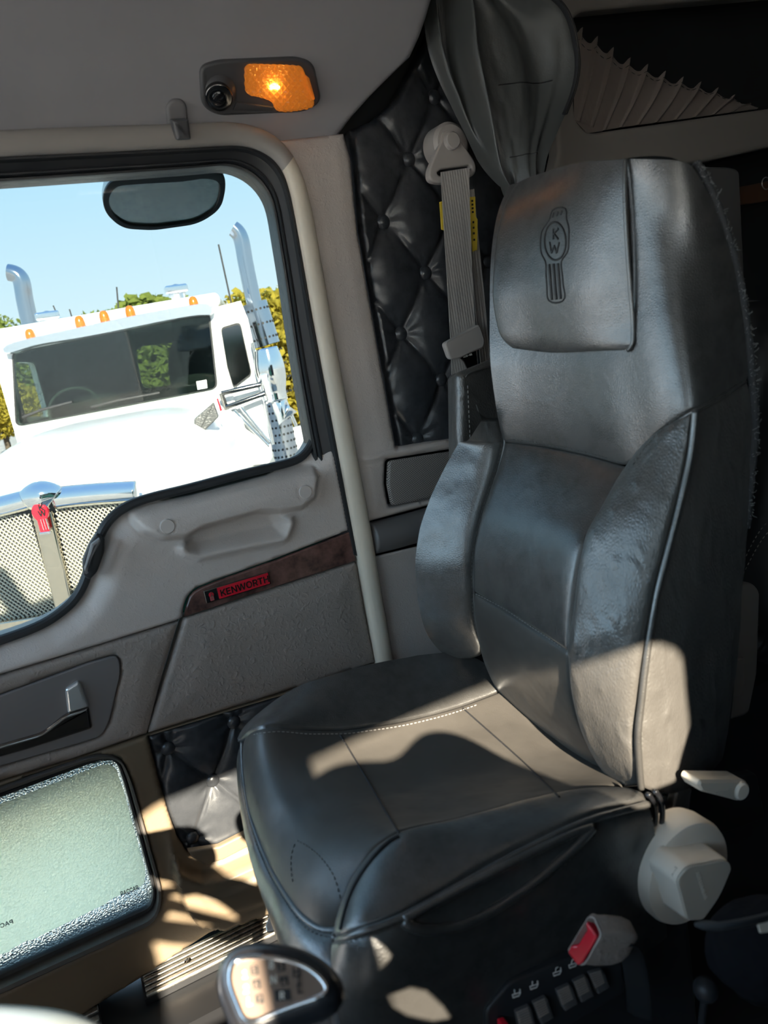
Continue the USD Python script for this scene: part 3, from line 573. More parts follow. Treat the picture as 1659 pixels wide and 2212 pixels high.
def C(pts, n=80):
    """curve through (px, py, y) triples"""
    return spl(np.array([at(p[0], p[1], y=p[2]) for p in pts]), n, kind='pchip')
def res(c, n): return spl(c, n, kind='linear')
def coons(c0, c1, d0, d1, nu, nv):
    """c0, c1 run along u (at v = 0, 1); d0, d1 along v (at u = 0, 1)"""
    c0, c1, d0, d1 = res(c0, nu), res(c1, nu), res(d0, nv), res(d1, nv)
    u = np.linspace(0, 1, nu)[:, None, None]; v = np.linspace(0, 1, nv)[None, :, None]
    return (1 - v) * c0[:, None] + v * c1[:, None] + (1 - u) * d0[None] + u * d1[None] - ((1 - u) * (1 - v) * c0[0] + u * (1 - v) * c0[-1] + (1 - u) * v * c1[0] + u * v * c1[-1])
def puff(G, h, pu=(1, 1), pv=(1, 1), p=0.32, towards=None, wr=0.0, wscale=22, seed=0, extra=None):
    """pillow: pushes the patch out along its normals; pu, pv say which edges are drawn in by a seam"""
    nu, nv = G.shape[:2]; n = np.cross(np.gradient(G, axis=0), np.gradient(G, axis=1)); n /= np.linalg.norm(n, axis=2, keepdims=True) + 1e-12
    t = (EYE - G.mean((0, 1))) if towards is None else np.asarray(towards, float)
    if (n.mean((0, 1)) * t).sum() < 0: n = -n
    for _ in range(6): n = (n + np.roll(n, 1, 0) + np.roll(n, -1, 0) + np.roll(n, 1, 1) + np.roll(n, -1, 1)) if False else n
    u = np.linspace(0, 1, nu)[:, None]; v = np.linspace(0, 1, nv)[None, :]
    def prof(t, e): return (np.clip(t, 0, 1) ** p if e[0] else np.ones_like(t)) * (np.clip(1 - t, 0, 1) ** p if e[1] else np.ones_like(t)) * (2 ** (p * (e[0] + e[1]) * .9))
    w = prof(u, pu) * prof(v, pv)
    d = h * w
    if wr: d = d + wr * (meshkit.fbm(G * wscale, 3, seed) - .5) * np.minimum(1, w)
    if extra is not None: d = d + extra(u, v)
    return G + n * d[..., None]
_nh = {}
def near_hit(mesh, px, py):
    """first point of a mesh seen at a pixel"""
    if id(mesh) not in _nh:
        v, f = vf(mesh); c = (v - EYE) @ R; q = np.c_[CX + F * c[:, 0] / c[:, 2], CY + F * c[:, 1] / c[:, 2]][f]
        _nh[id(mesh)] = (mesh, v[f], q.min(1), q.max(1))
    _, T, lo, hi = _nh[id(mesh)]; p = np.array([px, py])
    T = T[((lo <= p + .5) & (hi >= p - .5)).all(1)]
    if not len(T): return None
    d = ray(px, py); d = d / np.linalg.norm(d); a, e1, e2 = T[:, 0], T[:, 1] - T[:, 0], T[:, 2] - T[:, 0]
    h = np.cross(d, e2); det = (e1 * h).sum(1); ok = np.abs(det) > 1e-14; det = np.where(ok, det, 1); s = EYE - a; u = (s * h).sum(1) / det
    q = np.cross(s, e1); w = (q @ d) / det; t = (e2 * q).sum(1) / det; ok &= (u >= -1e-6) & (w >= -1e-6) & (u + w <= 1 + 1e-6) & (t > 0)
    return EYE + d * t[ok].min() if ok.any() else None
def on_mesh(mesh, pts, lift=0.0):
    out = []
    for p in pts:
        q = near_hit(mesh, p[0], p[1])
        if q is not None: out.append(q - (q - EYE) / np.linalg.norm(q - EYE) * lift)
    return np.array(out)

seat = thing('passenger_seat', 'black leather high-back passenger seat with stitched bolsters and sun patches', 'seat')
# curves of the backrest
yk_top = C([(1112, 412, .955), (1200, 386, .87), (1280, 360, .79), (1358, 342, .715), (1420, 337, .675), (1456, 342, .663), (1484, 360, .66)])
yk_l = C([(1112, 412, .955), (1085, 470, .955), (1070, 560, .955), (1066, 680, .955), (1068, 800, .952), (1078, 880, .95), (1092, 955, .95)])
yb1 = C([(1092, 955, .95), (1180, 966, .88), (1290, 990, .785), (1365, 1012, .72)], 40)
yb2 = C([(1365, 1012, .72), (1400, 962, .695), (1440, 925, .665), (1498, 886, .632)], 40)
yb3 = C([(1498, 886, .632), (1560, 853, .645), (1606, 824, .66)], 30)
yk_r = C([(1484, 360, .66), (1516, 425, .66), (1552, 520, .66), (1582, 640, .66), (1606, 824, .66)])
fs1 = C([(1092, 955, .95), (1082, 1000, .95), (1062, 1060, .95), (1040, 1130, .95), (1026, 1210, .95), (1026, 1278, .95)])
fs2 = C([(1026, 1278, .95), (1030, 1340, .95), (1042, 1402, .95), (1058, 1450, .95), (1080, 1494, .95)])
ns1 = C([(1365, 1012, .72), (1335, 1065, .72), (1300, 1125, .72), (1265, 1185, .72), (1250, 1250, .72), (1240, 1340, .72), (1230, 1408, .72)])
ns2 = C([(1230, 1408, .72), (1238, 1480, .72), (1258, 1560, .72), (1292, 1630, .72), (1338, 1692, .72)])
ls = C([(1026, 1278, .95), (1090, 1312, .88), (1160, 1358, .80), (1230, 1408, .72)])
lb = C([(1080, 1494, .95), (1150, 1555, .88), (1240, 1625, .80), (1338, 1692, .72)])
pip = C([(1498, 886, .632), (1490, 970, .632), (1471, 1060, .632), (1446, 1160, .632), (1416, 1280, .632), (1396, 1400, .632), (1384, 1500, .632), (1376, 1600, .632), (1383, 1696, .632)])
ebot = C([(1338, 1692, .72), (1362, 1698, .67), (1383, 1696, .632)], 20)
bk = C([(1606, 824, .66), (1611, 900, .66), (1601, 1050, .66), (1590, 1200, .66), (1576, 1400, .66), (1562, 1560, .66), (1551, 1645, .66)])
hem = C([(1383, 1696, .632), (1440, 1714, .628), (1500, 1694, .64), (1551, 1645, .66)])
fo = C([(1084, 900, .955), (1060, 930, .975), (1030, 962, 1.0), (990, 1022, 1.015), (955, 1090, 1.025), (931, 1155, 1.03), (921, 1230, 1.03), (930, 1320, 1.03), (958, 1382, 1.03), (988, 1413, 1.025)])
fi = np.vstack([C([(1084, 900, .955), (1088, 930, .952), (1092, 955, .95)], 10)[:-1], fs1[:-1], C([(1026, 1278, .95), (1030, 1340, .95), (1042, 1392, .95)], 30)])
dbot = C([(1042, 1392, .95), (1040, 1412, .962), (1022, 1419, .985), (988, 1413, 1.025)], 24)

def relax(G, n):
    for _ in range(n): G[1:-1] = (G[:-2] + G[2:]) / 2 * .7 + G[1:-1] * .3
    return G
yoke = puff(relax(coons(yk_top, np.vstack([yb1[:-1], yb2[:-1], yb3]), yk_l, yk_r, 150, 130), 40), 0.010, (0, 0), (0, 1), p=.22, wr=.001, wscale=9, towards=(-1, -1, .2))
ym = grid_mesh(yoke); obj('yoke_panel', ym, 'seat_leather', seat, smooth=True)
pad_l = C([(1118, 414, .952), (1090, 470, .952), (1074, 560, .95), (1069, 650, .95), (1080, 715, .945), (1112, 753, .925)])
pad_r = C([(1352, 345, .722), (1350, 420, .722), (1357, 560, .722), (1367, 690, .722), (1367, 738, .722), (1356, 757, .730)])
pad_t = C([(1118, 414, .952), (1200, 389, .87), (1280, 363, .79), (1352, 345, .722)])
pad_b = C([(1112, 753, .925), (1200, 758, .86), (1280, 758, .79), (1356, 757, .730)])
pad_t, pad_b, pad_l, pad_r = (EYE + (q - EYE) * .982 for q in (pad_t, pad_b, pad_l, pad_r))
pad = puff(coons(pad_t, pad_b, pad_l, pad_r, 110, 100), 0.0, (1, 1), (0, 1), p=.20, extra=lambda u, v: .024 * u ** .2 * (1 - u ** 6) * (1 - v) ** .16, towards=(-1, -.3, .2))
pm = grid_mesh(pad); obj('headrest_pad', pm, 'seat_leather', seat, smooth=True)
# close the pad's rim onto the yoke
def rim_strip(c, d): return grid_mesh(np.stack([c, c + (c - EYE) / np.linalg.norm(c - EYE, axis=1, keepdims=True) * d], 1))
obj('pad_gusset', cat_mesh([rim_strip(c, .045) for c in (pad_l, pad_b, pad_r)]), 'deboss', seat, smooth=True)
obj('lumbar_panel', grid_mesh(puff(coons(yb1, ls, fs1, ns1, 90, 110), 0.016, p=.26, wr=.002, towards=(-1, 0, .2))), 'seat_leather', seat, smooth=True)
obj('lower_back_panel', grid_mesh(puff(coons(ls, lb, fs2, ns2, 90, 70), 0.012, p=.26, wr=.002, towards=(-1, 0, .2))), 'worn_leather', seat, smooth=True)
bol = puff(coons(fi, fo, C([(1084, 900, .955), (1084, 900, .955)], 3) + np.linspace(0, 1e-5, 3)[:, None], dbot, 110, 50), 0.030, (0, 1), (1, 0), p=.34, wr=.003, towards=(-1, -.4, .1))
bm = grid_mesh(bol); obj('bolster', bm, 'seat_leather', seat, smooth=True)
ebol = puff(coons(yb2, ebot, np.vstack([ns1[:-1], ns2]), pip, 70, 150), 0.026, p=.30, wr=.005, wscale=18, towards=(-1, -.7, .1))
em_ = grid_mesh(ebol); obj('bolster', em_, 'creased_leather', seat, smooth=True)
side = puff(coons(yb3, hem, pip, bk, 70, 150), 0.010, (1, 0), (1, 1), p=.28, wr=.006, wscale=15, towards=(0, -1, 0))
sm_ = grid_mesh(side); obj('side_panel', sm_, 'creased_leather', seat, smooth=True)
# back shell, from the rear edge round to the far side
bn = res(np.vstack([yk_r[:-1], bk]), 90); bf = res(np.vstack([yk_l[:-1], fo[20:]]), 90)
sh = np.stack([bn, bn + [.02, .004, 0], bn + [.05, .04, .0], (bn + bf) / 2 + [.075, 0, 0], bf + [.11, -.03, 0], bf + [.06, .012, 0], bf], 1)
obj('back_shell', grid_mesh(sh), 'black_cloth', seat, smooth=True)
t2 = res(yk_top, 60); tb = np.stack([t2, t2 + [.02, .004, -.004], t2 + [.05, .02, -.03], t2 * [1, 0, 1] + [.07, .82, -.10]], 1)
obj('top_shell', grid_mesh(tb), 'seat_leather', seat, smooth=True)
# seams
obj('seam', tube(res(pip, 160) + [-.004, -.006, 0], .0042, 8), 'seat_leather', seat, smooth=True)
obj('seam', tube(res(np.vstack([yb2[:-1], yb3]), 90) + [-.002, -.004, 0], .0026, 8), 'seat_leather', seat, smooth=True)
obj('seam', tube(res(pad_r, 90) + [-.003, -.003, 0], .0026, 8), 'seat_leather', seat, smooth=True)
obj('seam', tube(res(fi, 130) + [-.003, -.002, 0], .002, 8), 'seat_leather', seat, smooth=True)
px_off = lambda c, dx, dy, y: np.array([at(*(proj(p) + [dx, dy]), y=y) for p in c])
def st(name, pts, mesh, r=.0007, ln=.0042, gp=.0024, lift=.0012, m='thread'):
    c = on_mesh(mesh, spl(np.array(pts, float), 140, kind='pchip'), lift)
    if len(c) > 3: obj('stitching', dashes(c, r, ln, gp), m, seat, smooth=True)
off = lambda c, dx, dy=0: [tuple(proj(p) + [dx, dy]) for p in c[::8]]
allback = cat_mesh([ym, em_, sm_])
st('a', off(pip, 9), allback); st('b', off(np.vstack([yb2, yb3]), 2, -7), allback); st('c', off(yb1, 0, -6), ym)
lm_ = grid_mesh(puff(coons(yb1, ls, fs1, ns1, 40, 50), 0.016, p=.26, towards=(-1, 0, .2)))
lm2 = grid_mesh(puff(coons(ls, lb, fs2, ns2, 40, 50), 0.012, p=.26, towards=(-1, 0, .2)))
st('d', off(ls, 0, 4), lm2, m='light_thread'); st('e', off(ns1, -5, 2), lm_); st('f', off(fi, -6), bm)
# debossed emblem on the headrest
def eline(pts, r, closed=False):
    c = on_mesh(pm, spl(np.array(pts, float), 60, closed, 'pchip' if not closed else 'cubic'), .0004); return tube(c, r, 6, closed, flat=1.0)
ec = np.array([1199, 521.])
def ell(a, b, n=40): return [(ec[0] + a * math.cos(t) - .06 * b * math.sin(t) * -1 * 0 + 0.02 * b * math.sin(t), ec[1] + b * math.sin(t)) for t in np.linspace(0, 2 * np.pi, n, endpoint=False)]
ol = [(1188, 470), (1192, 456), (1205, 449), (1222, 452), (1223, 470), (1228, 490), (1228, 520), (1225, 545), (1213, 563), (1214, 590), (1217, 620), (1220, 642), (1212, 652), (1196, 654), (1184, 648), (1181, 620), (1179, 590), (1178, 566), (1170, 550), (1167, 525), (1170, 500), (1180, 484)]
ep = [eline(ol, .0011, True), eline(ell(23, 41), .0013, True)]
for a, b in (((1195, 495), (1195, 517)), ((1195, 507), (1206, 494)), ((1197, 505), (1206, 517)), ((1187, 523), (1191, 547)), ((1191, 547), (1197, 530)), ((1197, 530), (1202, 547)), ((1202, 547), (1208, 523))): ep.append(eline([a, b], .0013))
emb = obj('emblem', cat_mesh(ep), 'deboss', seat, smooth=True, label='dark debossed shield emblem on the headrest')
for k in range(3):
    obj('emblem_bar', eline([(1186 + 9.5 * k, 571 - k), (1189 + 9.5 * k, 610), (1192 + 9.5 * k, 648 - k)], .0021), 'deboss', emb, smooth=True)
for k in range(3): obj('emblem_bar', eline([(1193 + 9 * k, 470 - 3 * k), (1196 + 9 * k, 459 - 2 * k)], .0013), 'deboss', emb, smooth=True)
# fuzzy hook-and-loop strip down the rear edge
vc = res(np.vstack([yk_r[:-1], bk]), 300)[:178]; vc = vc + [.007, -.007, .002]
nz = meshkit.fbm(vc * 90, 3, 4)
obj('hook_and_loop_strip', tube(vc, .0035 + .0040 * nz, 7), 'velcro', seat, smooth=True); fz = []
r2 = np.random.default_rng(3)
for k in range(520):
    p = vc[r2.integers(2, 176)] + r2.normal(0, .002, 3); d = r2.normal(0, 1, 3); d[1] = -abs(d[1]); d /= np.linalg.norm(d); q = p + d * r2.uniform(.004, .009)
    fz.append(tube([p, (p + q) / 2 + r2.normal(0, .001, 3), q], .00025, 3, caps=False))
obj('lint', cat_mesh(fz), 'icon_lint', seat, smooth=True, kind='stuff')

# cushion
cu_far = C([(528, 1606, 1.0), (545, 1582, .97), (575, 1573, .945), (640, 1578, .94), (720, 1580, .94), (800, 1572, .94), (900, 1555, .94), (1000, 1527, .94), (1082, 1496, .94)])
cu_near = C([(733, 2012, .652), (752, 1945, .655), (778, 1885, .66), (822, 1830, .66), (862, 1805, .66), (1000, 1775, .66), (1200, 1725, .66), (1350, 1708, .66)])
cu_front = C([(528, 1606, 1.0), (531, 1680, .96), (550, 1780, .885), (590, 1880, .80), (640, 1962, .72), (690, 2008, .672), (733, 2012, .652)])
cu_rear = C([(1082, 1496, .94), (1160, 1560, .87), (1250, 1640, .78), (1350, 1708, .66)])
ct = puff(coons(cu_far, cu_near, cu_front, cu_rear, 150, 110), 0.012, (1, 0), (1, 1), p=.24, wr=.006, wscale=10, towards=(0, 0, 1))
cm_ = grid_mesh(ct); obj('cushion_top', cm_, 'worn_leather', seat, smooth=True)
far_sil = C([(528, 1606, 1.0), (546, 1575, 1.02), (600, 1530, 1.025), (672, 1487, 1.03), (770, 1454, 1.03), (880, 1430, 1.03), (985, 1420, 1.02), (1050, 1450, .985), (1082, 1496, .94)])
fb = puff(coons(cu_far, far_sil, C([(528, 1606, 1.0), (528, 1606, 1.0)], 3) + np.linspace(0, 1e-5, 3)[:, None], C([(1082, 1496, .94), (1082, 1496, .94)], 3) + np.linspace(0, 1e-5, 3)[:, None], 120, 40), .010, (0, 0), (1, 0), p=.3, wr=.003, towards=(0, 0, 1))
fbm_ = grid_mesh(fb); obj('cushion_bolster', fbm_, 'seat_leather', seat, smooth=True)
edge_c = C([(728, 2030, .625), (752, 2024, .60), (800, 2006, .585), (880, 1974, .58), (1000, 1908, .58), (1100, 1852, .58), (1200, 1802, .58), (1270, 1772, .58), (1340, 1752, .58), (1396, 1738, .58)])
nb = puff(coons(cu_near, edge_c, C([(733, 2012, .652), (728, 2030, .625)], 10), C([(1350, 1708, .66), (1385, 1718, .62), (1396, 1738, .58)], 20), 150, 50), .016, (1, 1), (1, 1), p=.3, wr=.005, wscale=14, towards=(0, -.6, 1))
nbm = grid_mesh(nb); obj('cushion_bolster', nbm, 'seat_leather', seat, smooth=True)
fr_top = np.vstack([cu_front[:-1], C([(733, 2012, .652), (728, 2030, .625)], 6)])
fr_bot = C([(532, 1660, .99), (546, 1790, .895), (575, 1895, .82), (606, 1980, .76), (645, 2075, .69), (700, 2180, .625), (760, 2290, .60)])
fk = puff(coons(fr_top, fr_bot, C([(528, 1606, 1.0), (528, 1640, 1.0), (532, 1660, .99)], 8), C([(728, 2030, .625), (740, 2140, .602), (760, 2290, .60)], 30), 120, 40), .010, (0, 0), (1, 0), p=.3, wr=.003, towards=(-1, -.5, 0))
fkm = grid_mesh(fk); obj('front_skirt', fkm, 'seat_leather', seat, smooth=True)
sk_b = C([(760, 2290, .60), (1000, 2300, .585), (1250, 2130, .58), (1420, 2010, .59)])
sk_r = C([(1396, 1738, .58), (1402, 1800, .585), (1410, 1900, .59), (1420, 2010, .59)])
sk = puff(coons(edge_c, sk_b, C([(728, 2030, .625), (740, 2140, .602), (760, 2290, .60)], 30), sk_r, 130, 70), .012, (0, 0), (1, 0), p=.25, wr=.004, wscale=12, towards=(0, -1, 0))
skm = grid_mesh(sk); obj('side_skirt', skm, 'seat_leather', seat, smooth=True)
allc = cat_mesh([cm_, nbm, fbm_, fkm, skm])
obj('piping', tube(res(fr_top, 140) + [-.002, 0, .003], .0040, 8), 'seat_leather', seat, smooth=True)
obj('piping', tube(res(edge_c, 140) + [0, -.003, .002], .0040, 8), 'seat_leather', seat, smooth=True)
for a in ([(735, 1588), (780, 1662), (825, 1738), (862, 1800)], [(1000, 1530), (1070, 1592), (1140, 1655), (1208, 1722)]):
    c = on_mesh(allc, spl(np.array(a, float), 120), .0004); obj('seam', tube(c, .0013, 6), 'deboss', seat, smooth=True); st('g', a, allc, .0006, m='light_thread')
st('h', [(p[0], p[1] + 6) for p in off(cu_far, 0, 0)][1:], allc, m='light_thread'); st('i', off(fr_top, -9, 8), allc); st('j', off(edge_c, 2, 11), allc)
st('k', [(632, 1905), (628, 1860), (640, 1815)], allc); st('l', [(640, 1815), (690, 1850), (725, 1905), (736, 1960)], allc)
obj('seam', tube(on_mesh(allc, spl(np.array([(735, 2008), (750, 1950), (778, 1890), (824, 1832), (862, 1806)], float), 80), .001), .0022, 6), 'deboss', seat, smooth=True)
# slit pocket with welts in the side skirt
wu = [(872, 1988), (940, 1950), (1030, 1902), (1120, 1856), (1210, 1812), (1280, 1786)]
wl = [(872, 1990), (915, 2008), (985, 2002), (1060, 1968), (1140, 1915), (1210, 1858), (1255, 1815), (1280, 1786)]
cu_, cl_ = on_mesh(skm, spl(np.array(wu, float), 90), .004), on_mesh(skm, spl(np.array(wl, float), 90), .004)
obj('pocket_welt', tube(cu_, .0045, 8), 'seat_leather', seat, smooth=True); obj('pocket_welt', tube(cl_, .0055, 8), 'seat_leather', seat, smooth=True)
a, b = res(cu_, 60), res(cl_, 60)
obj('pocket_lining', grid_mesh(np.stack([a + (b - a) * t + [0, -.002 + .004 * (1 - (2 * t - 1) ** 2), 0] for t in np.linspace(0, 1, 9)], 1)), 'seat_leather', seat, smooth=True)
st('m', [(p[0] + 4, p[1] + 10) for p in wu], skm); st('n', [(p[0] + 10, p[1] + 12) for p in wl[3:]], skm)
# ------------------------------------------------------------------ seat hardware
def plane_slab(pxs, p, n, profile, holes=(), back=True, xdir=(1, 0, 0)):
    """plate traced on the plane (p, n); its local z runs along n"""
    Rf = frame(n, xdir); p = np.asarray(p, float); f = lambda q: (np.array([at_plane(a[0], a[1], p, Rf[:, 2]) for a in q]) - p) @ Rf[:, :2]
    return move(slab(f(pxs), profile, [f(h) for h in holes], back), p, Rf)
def disc_hull(cs, r, y0, y1, b=.002):
    """hull of discs lying in x-z, thickness from y0 to y1"""
    pts = []
    for c, q in zip(cs, np.broadcast_to(r, (len(cs),))):
        for t in np.linspace(0, 2 * np.pi, 28, endpoint=False):
            for k, y in ((q - b, y0), (q, y0 + b), (q, y1)): pts.append((c[0] + k * math.cos(t), y, c[1] + k * math.sin(t)))
    return manifold3d.Manifold.hull_points(np.array(pts))
hw = seat
obj('seat_base', [rbox((.46, .36, .30), .02, (.37, .80, .40)), rbox((.30, .34, .20), .02, (.37, .80, .20))], 'black_plastic', seat)
obj('control_panel', rbox((.40, .03, .26), .01, (.36, .600, .40)), 'black_plastic', seat)
obj('bracket', [plane_slab(poly_round([(1448, 1700), (1482, 1694), (1470, 1740), (1470, 1790), (1425, 1790), (1436, 1752)], 6), at(1450, 1740, y=.665), (0, -1, 0), bev(.012, .003)), plane_slab(poly_round([(1405, 1716), (1432, 1712), (1430, 1745), (1404, 1745)], 4), at(1415, 1730, y=.668), (0, -1, 0), bev(.008, .002))], 'bare_metal', seat, label='pale bare metal recliner bracket')
obj('side_plate', plane_slab(poly_round([(1480, 1690), (1620, 1660), (1640, 1760), (1560, 1790), (1440, 1800)], 14), at(1540, 1730, y=.69), (0, -1, 0), bev(.012, .004)), 'black_plastic', seat)
cab = np.array([at(*p, y=.585) for p in ((1398, 1716), (1410, 1730), (1416, 1765), (1408, 1820), (1396, 1870), (1378, 1920), (1360, 1975))])
for k in (0, 1): obj('cable', tube(spl(cab + [.007 * k, -.004 * k, .003 * k], 60), .0032, 8), 'black_gloss', seat, smooth=True)
# recliner lever
lv = obj('recliner_lever', [fix(disc_hull([PX((1602, 1709), .585), PX((1522, 1704), .585), PX((1516, 1694), .585)], [.0135, .0045, .0045], .585, .612, .003))], 'dim_beige', seat, label='grey-beige recliner lever')
obj('lever_cap', move(lathe([(0, .003), (.0095, .003), (.0115, .001), (.012, -.004)], 30), at(1602, 1709, y=.584), WALL), 'beige_plastic', lv)
obj('lever_recess', wall_slab(poly_round([(1544, 1713), (1582, 1703), (1584, 1727)], 3), .5845, [(0, -.004), (0, .0006)]), 'dim_beige', lv)
# big lumbar / height knob
kc = at(1466, 1871, y=.575)
kn = obj('adjuster_knob', move(lathe([(.001, -.02), (.062, -.02), (.064, -.012), (.064, .010), (.0615, .016), (.054, .019), (.02, .019), (0.001, .019)], 56), kc, WALL), 'beige_plastic', seat, smooth=40, label='large beige three-lobed adjuster knob')
capo = poly_round([(1466, 1926, 12), (1458, 1900, 14), (1480, 1870, 14), (1568, 1855, 10), (1577, 1872, 18), (1550, 1936, 26), (1515, 1984, 8), (1482, 1986, 8)], 10, 6)
yk = kc[1] - .050
cb = toxz(capo, yk); cc = cb.mean(0)
lay = []
for s_, y in ((1.08, kc[1] - .014), (1.06, kc[1] - .026), (1.04, yk + .010), (1.035, yk + .003), (1.0, yk)): lay.append(np.c_[(cb - cc) * s_ + cc, np.full(len(cb), y)][:, [0, 2, 1]])
cbody = grid_mesh(np.array(lay), closed_v=True); v, f = tri_poly([cb]); face = (np.c_[v[:, 0], np.full(len(v), yk), v[:, 1]], f)
cap = obj('knob_grip', [fix(cbody)], 'beige_plastic', kn, smooth=40)
obj('knob_cap', wall_slab(poly_round(capo, 0), yk + .001, bev(.003, .0015)), 'dim_beige', kn, smooth=40)
for k in range(4):
    a = at(1420 + 5 * k + 6, 1846 + 6.5 * k, y=yk + .032); b = at(1468 - 3.2 * k - 4, 1878 + 4.2 * k, y=yk + .004)
    obj('grip_rib', tube([a, b], .0018, 6), 'dim_beige', kn, smooth=True)
def wall_text2(txt, px0, px1, h, y, m, parent):
    wall_text(txt, px0, px1, h, y, m, parent, bold=False)
wall_text2('AIR LUMBAR', (1503, 1886), (1522, 1944), 8, yk - .0025, 'beige_plastic', kn)

# rocker switches with seat pictograms
pp, pn = at(1200, 2150, y=.553), (-.05, -.98, .06)
mat('switch_grey', (0.095, 0.092, 0.092), .55)
mat('icon_white', (0.75, 0.74, 0.70), .6)
sw = [[(1112, 2183), (1141, 2170), (1153, 2212), (1121, 2226)], [(1149, 2164), (1177, 2151), (1189, 2190), (1163, 2205)], [(1200, 2137), (1229, 2124), (1241, 2160), (1214, 2176)], [(1236, 2118), (1263, 2106), (1276, 2143), (1249, 2158)], [(1270, 2100), (1298, 2092), (1309, 2125), (1285, 2140)]]
obj('switch_panel', plane_slab(poly_round([(1040, 2170), (1090, 2110), (1280, 2030), (1330, 2060), (1340, 2130), (1120, 2260), (1040, 2260)], 12), pp - np.array(pn) * .012, pn, bev(.010, .003)), 'black_plastic', seat)
for q in sw:
    q = np.array(q, float)
    s_ = obj('rocker_switch', plane_slab(poly_round(q, 2), pp, pn, bev(.013, .002, -.006)), 'switch_grey', seat)
    rb = []
    for t in np.linspace(.14, .86, 7):
        a, b = q[0] + (q[3] - q[0]) * t, q[1] + (q[2] - q[1]) * t; a, b = a + (b - a) * .08, b + (a - b) * .08
        rb.append(tube([at_plane(*w, pp + np.array(pn) / np.linalg.norm(pn) * .0072, np.array(pn)) for w in (a, b)], .0008, 5))
    obj('grip_ribs', cat_mesh(rb), 'dark_grey_vinyl', s_)
for k, (cx, cy) in enumerate([(1115, 2145), (1153, 2127), (1203, 2098), (1237, 2081)]):
    L = [[(-8, 4), (-7, 10), (6, 6), (9, 0), (8, -8)], [(-8, 4), (5, 0), (8, -2)], [(-7, 10), (-4, 10)], [(-3, 1), (-4 + k, -7)], [(-4 + k, -7), (3, -9)]][: 4 + (k > 1)]
    obj('pictogram', cat_mesh([tube([at_plane(cx + a, cy + b, pp + np.array(pn) / np.linalg.norm(pn) * .0012, np.array(pn)) for a, b in l], .0006, 4) for l in L]), 'icon_white', seat)
obj('toggle', plane_slab(poly_round([(1074, 2200), (1088, 2196), (1090, 2225), (1074, 2225)], 3), pp, pn, bev(.012, .003)), 'red_enamel', seat, label='small red switch')

# buckle with red release button
bk_ = thing('belt_buckle', 'grey seat belt buckle with red release button beside the seat base', 'belt buckle')
bp, bn_ = at(1262, 2032, y=.515), np.array([-.80, -.42, .36])
fo_ = poly_round([(1228, 2050, 5), (1274, 1975, 6), (1286, 1977, 5), (1304, 2016, 10), (1268, 2082, 8), (1253, 2084, 8)], 5, 5)
Rb = frame(bn_, (0, 0, 1)); fo3 = np.array([at_plane(*q, bp, Rb[:, 2]) for q in fo_]); ctr = fo3.mean(0)
ax = np.array([.80, -.10, -.42]); ax /= np.linalg.norm(ax)
layers = [ctr + (fo3 - ctr) * s_ + ax * d for s_, d in ((.97, 0), (1.0, .003), (1.04, .016), (1.0, .034), (.88, .044), (.66, .050), (.2, .052))]
obj('housing', [fix(grid_mesh(np.array(layers), closed_v=True)), plane_slab(fo_, bp - Rb[:, 2] * .004, bn_, [(0, -.004), (0.0, .003)], [poly_round([(1233, 2049, 4), (1274, 1982, 4), (1284, 1982, 3), (1299, 2016, 8), (1266, 2077, 6), (1254, 2079, 6)], 4, 5)])], 'dark_grey_vinyl', bk_)
obj('release_button', plane_slab(poly_round([(1234, 2049, 4), (1243, 2035, 3), (1256, 2035, 3), (1276, 2002, 3), (1273, 1990, 3), (1276, 1984, 2), (1300, 2016, 8), (1265, 2076, 6), (1255, 2078, 6)], 3, 4), bp - Rb[:, 2] * .010, bn_, bev(.010, .002)), 'red_enamel', bk_, label='red release button')
obj('slot', plane_slab([(1240, 2036), (1272, 1985), (1278, 2000), (1256, 2036)], bp - Rb[:, 2] * .012, bn_, [(0, 0), (0, .004)]), 'black_plastic', bk_)
obj('strap', tube(spl(np.array([ctr + ax * .04, ctr + ax * .07 + [0, .02, -.03], ctr + ax * .08 + [0, .03, -.12]]), 20), .014, 10, flat=.25), 'black_cloth', bk_, smooth=True)

# folded armrest on the door side of the seat
am = thing('folded_armrest', 'black leather armrest folded up between seat and door pillar', 'armrest')
def ah(pts, r): return manifold3d.Manifold.hull_points(np.vstack([np.asarray(trimesh.creation.icosphere(1, r).vertices) + p for p in pts]))
e0, e1 = at(996, 818, y=1.062), at(1006, 985, y=1.062)
dv = (e1 - e0) / np.linalg.norm(e1 - e0); e2 = e0 + dv * .34 + [-.02, 0, 0]
pts = [p + q for p in (e0, e2) for q in (np.zeros(3), np.array([.02, .055, -.006]), np.array([.09, .01, .012]), np.array([.09, .055, .0]))]
obj('pad', fix(ah(pts, .012)), 'creased_leather', am, smooth=40)
obj('seam', tube(spl(np.array([e0 + [.085, -.003, .014], e0 + [.05, -.008, .010], e0 + [.008, -.011, .006], e0 + [-.004, -.008, -.012], e0 + dv * .1 + [-.006, -.0095, 0], e2 + [-.004, -.0095, 0]]), 90, kind='pchip'), .0016, 6), 'seat_leather', am, smooth=True)
obj('stitching', dashes([e0 + [.003, -.0125, -.012], e0 + dv * .1 + [.003, -.0125, 0], e2 + [.003, -.0125, 0]], .0008, .005, .003), 'light_thread', am, smooth=True)

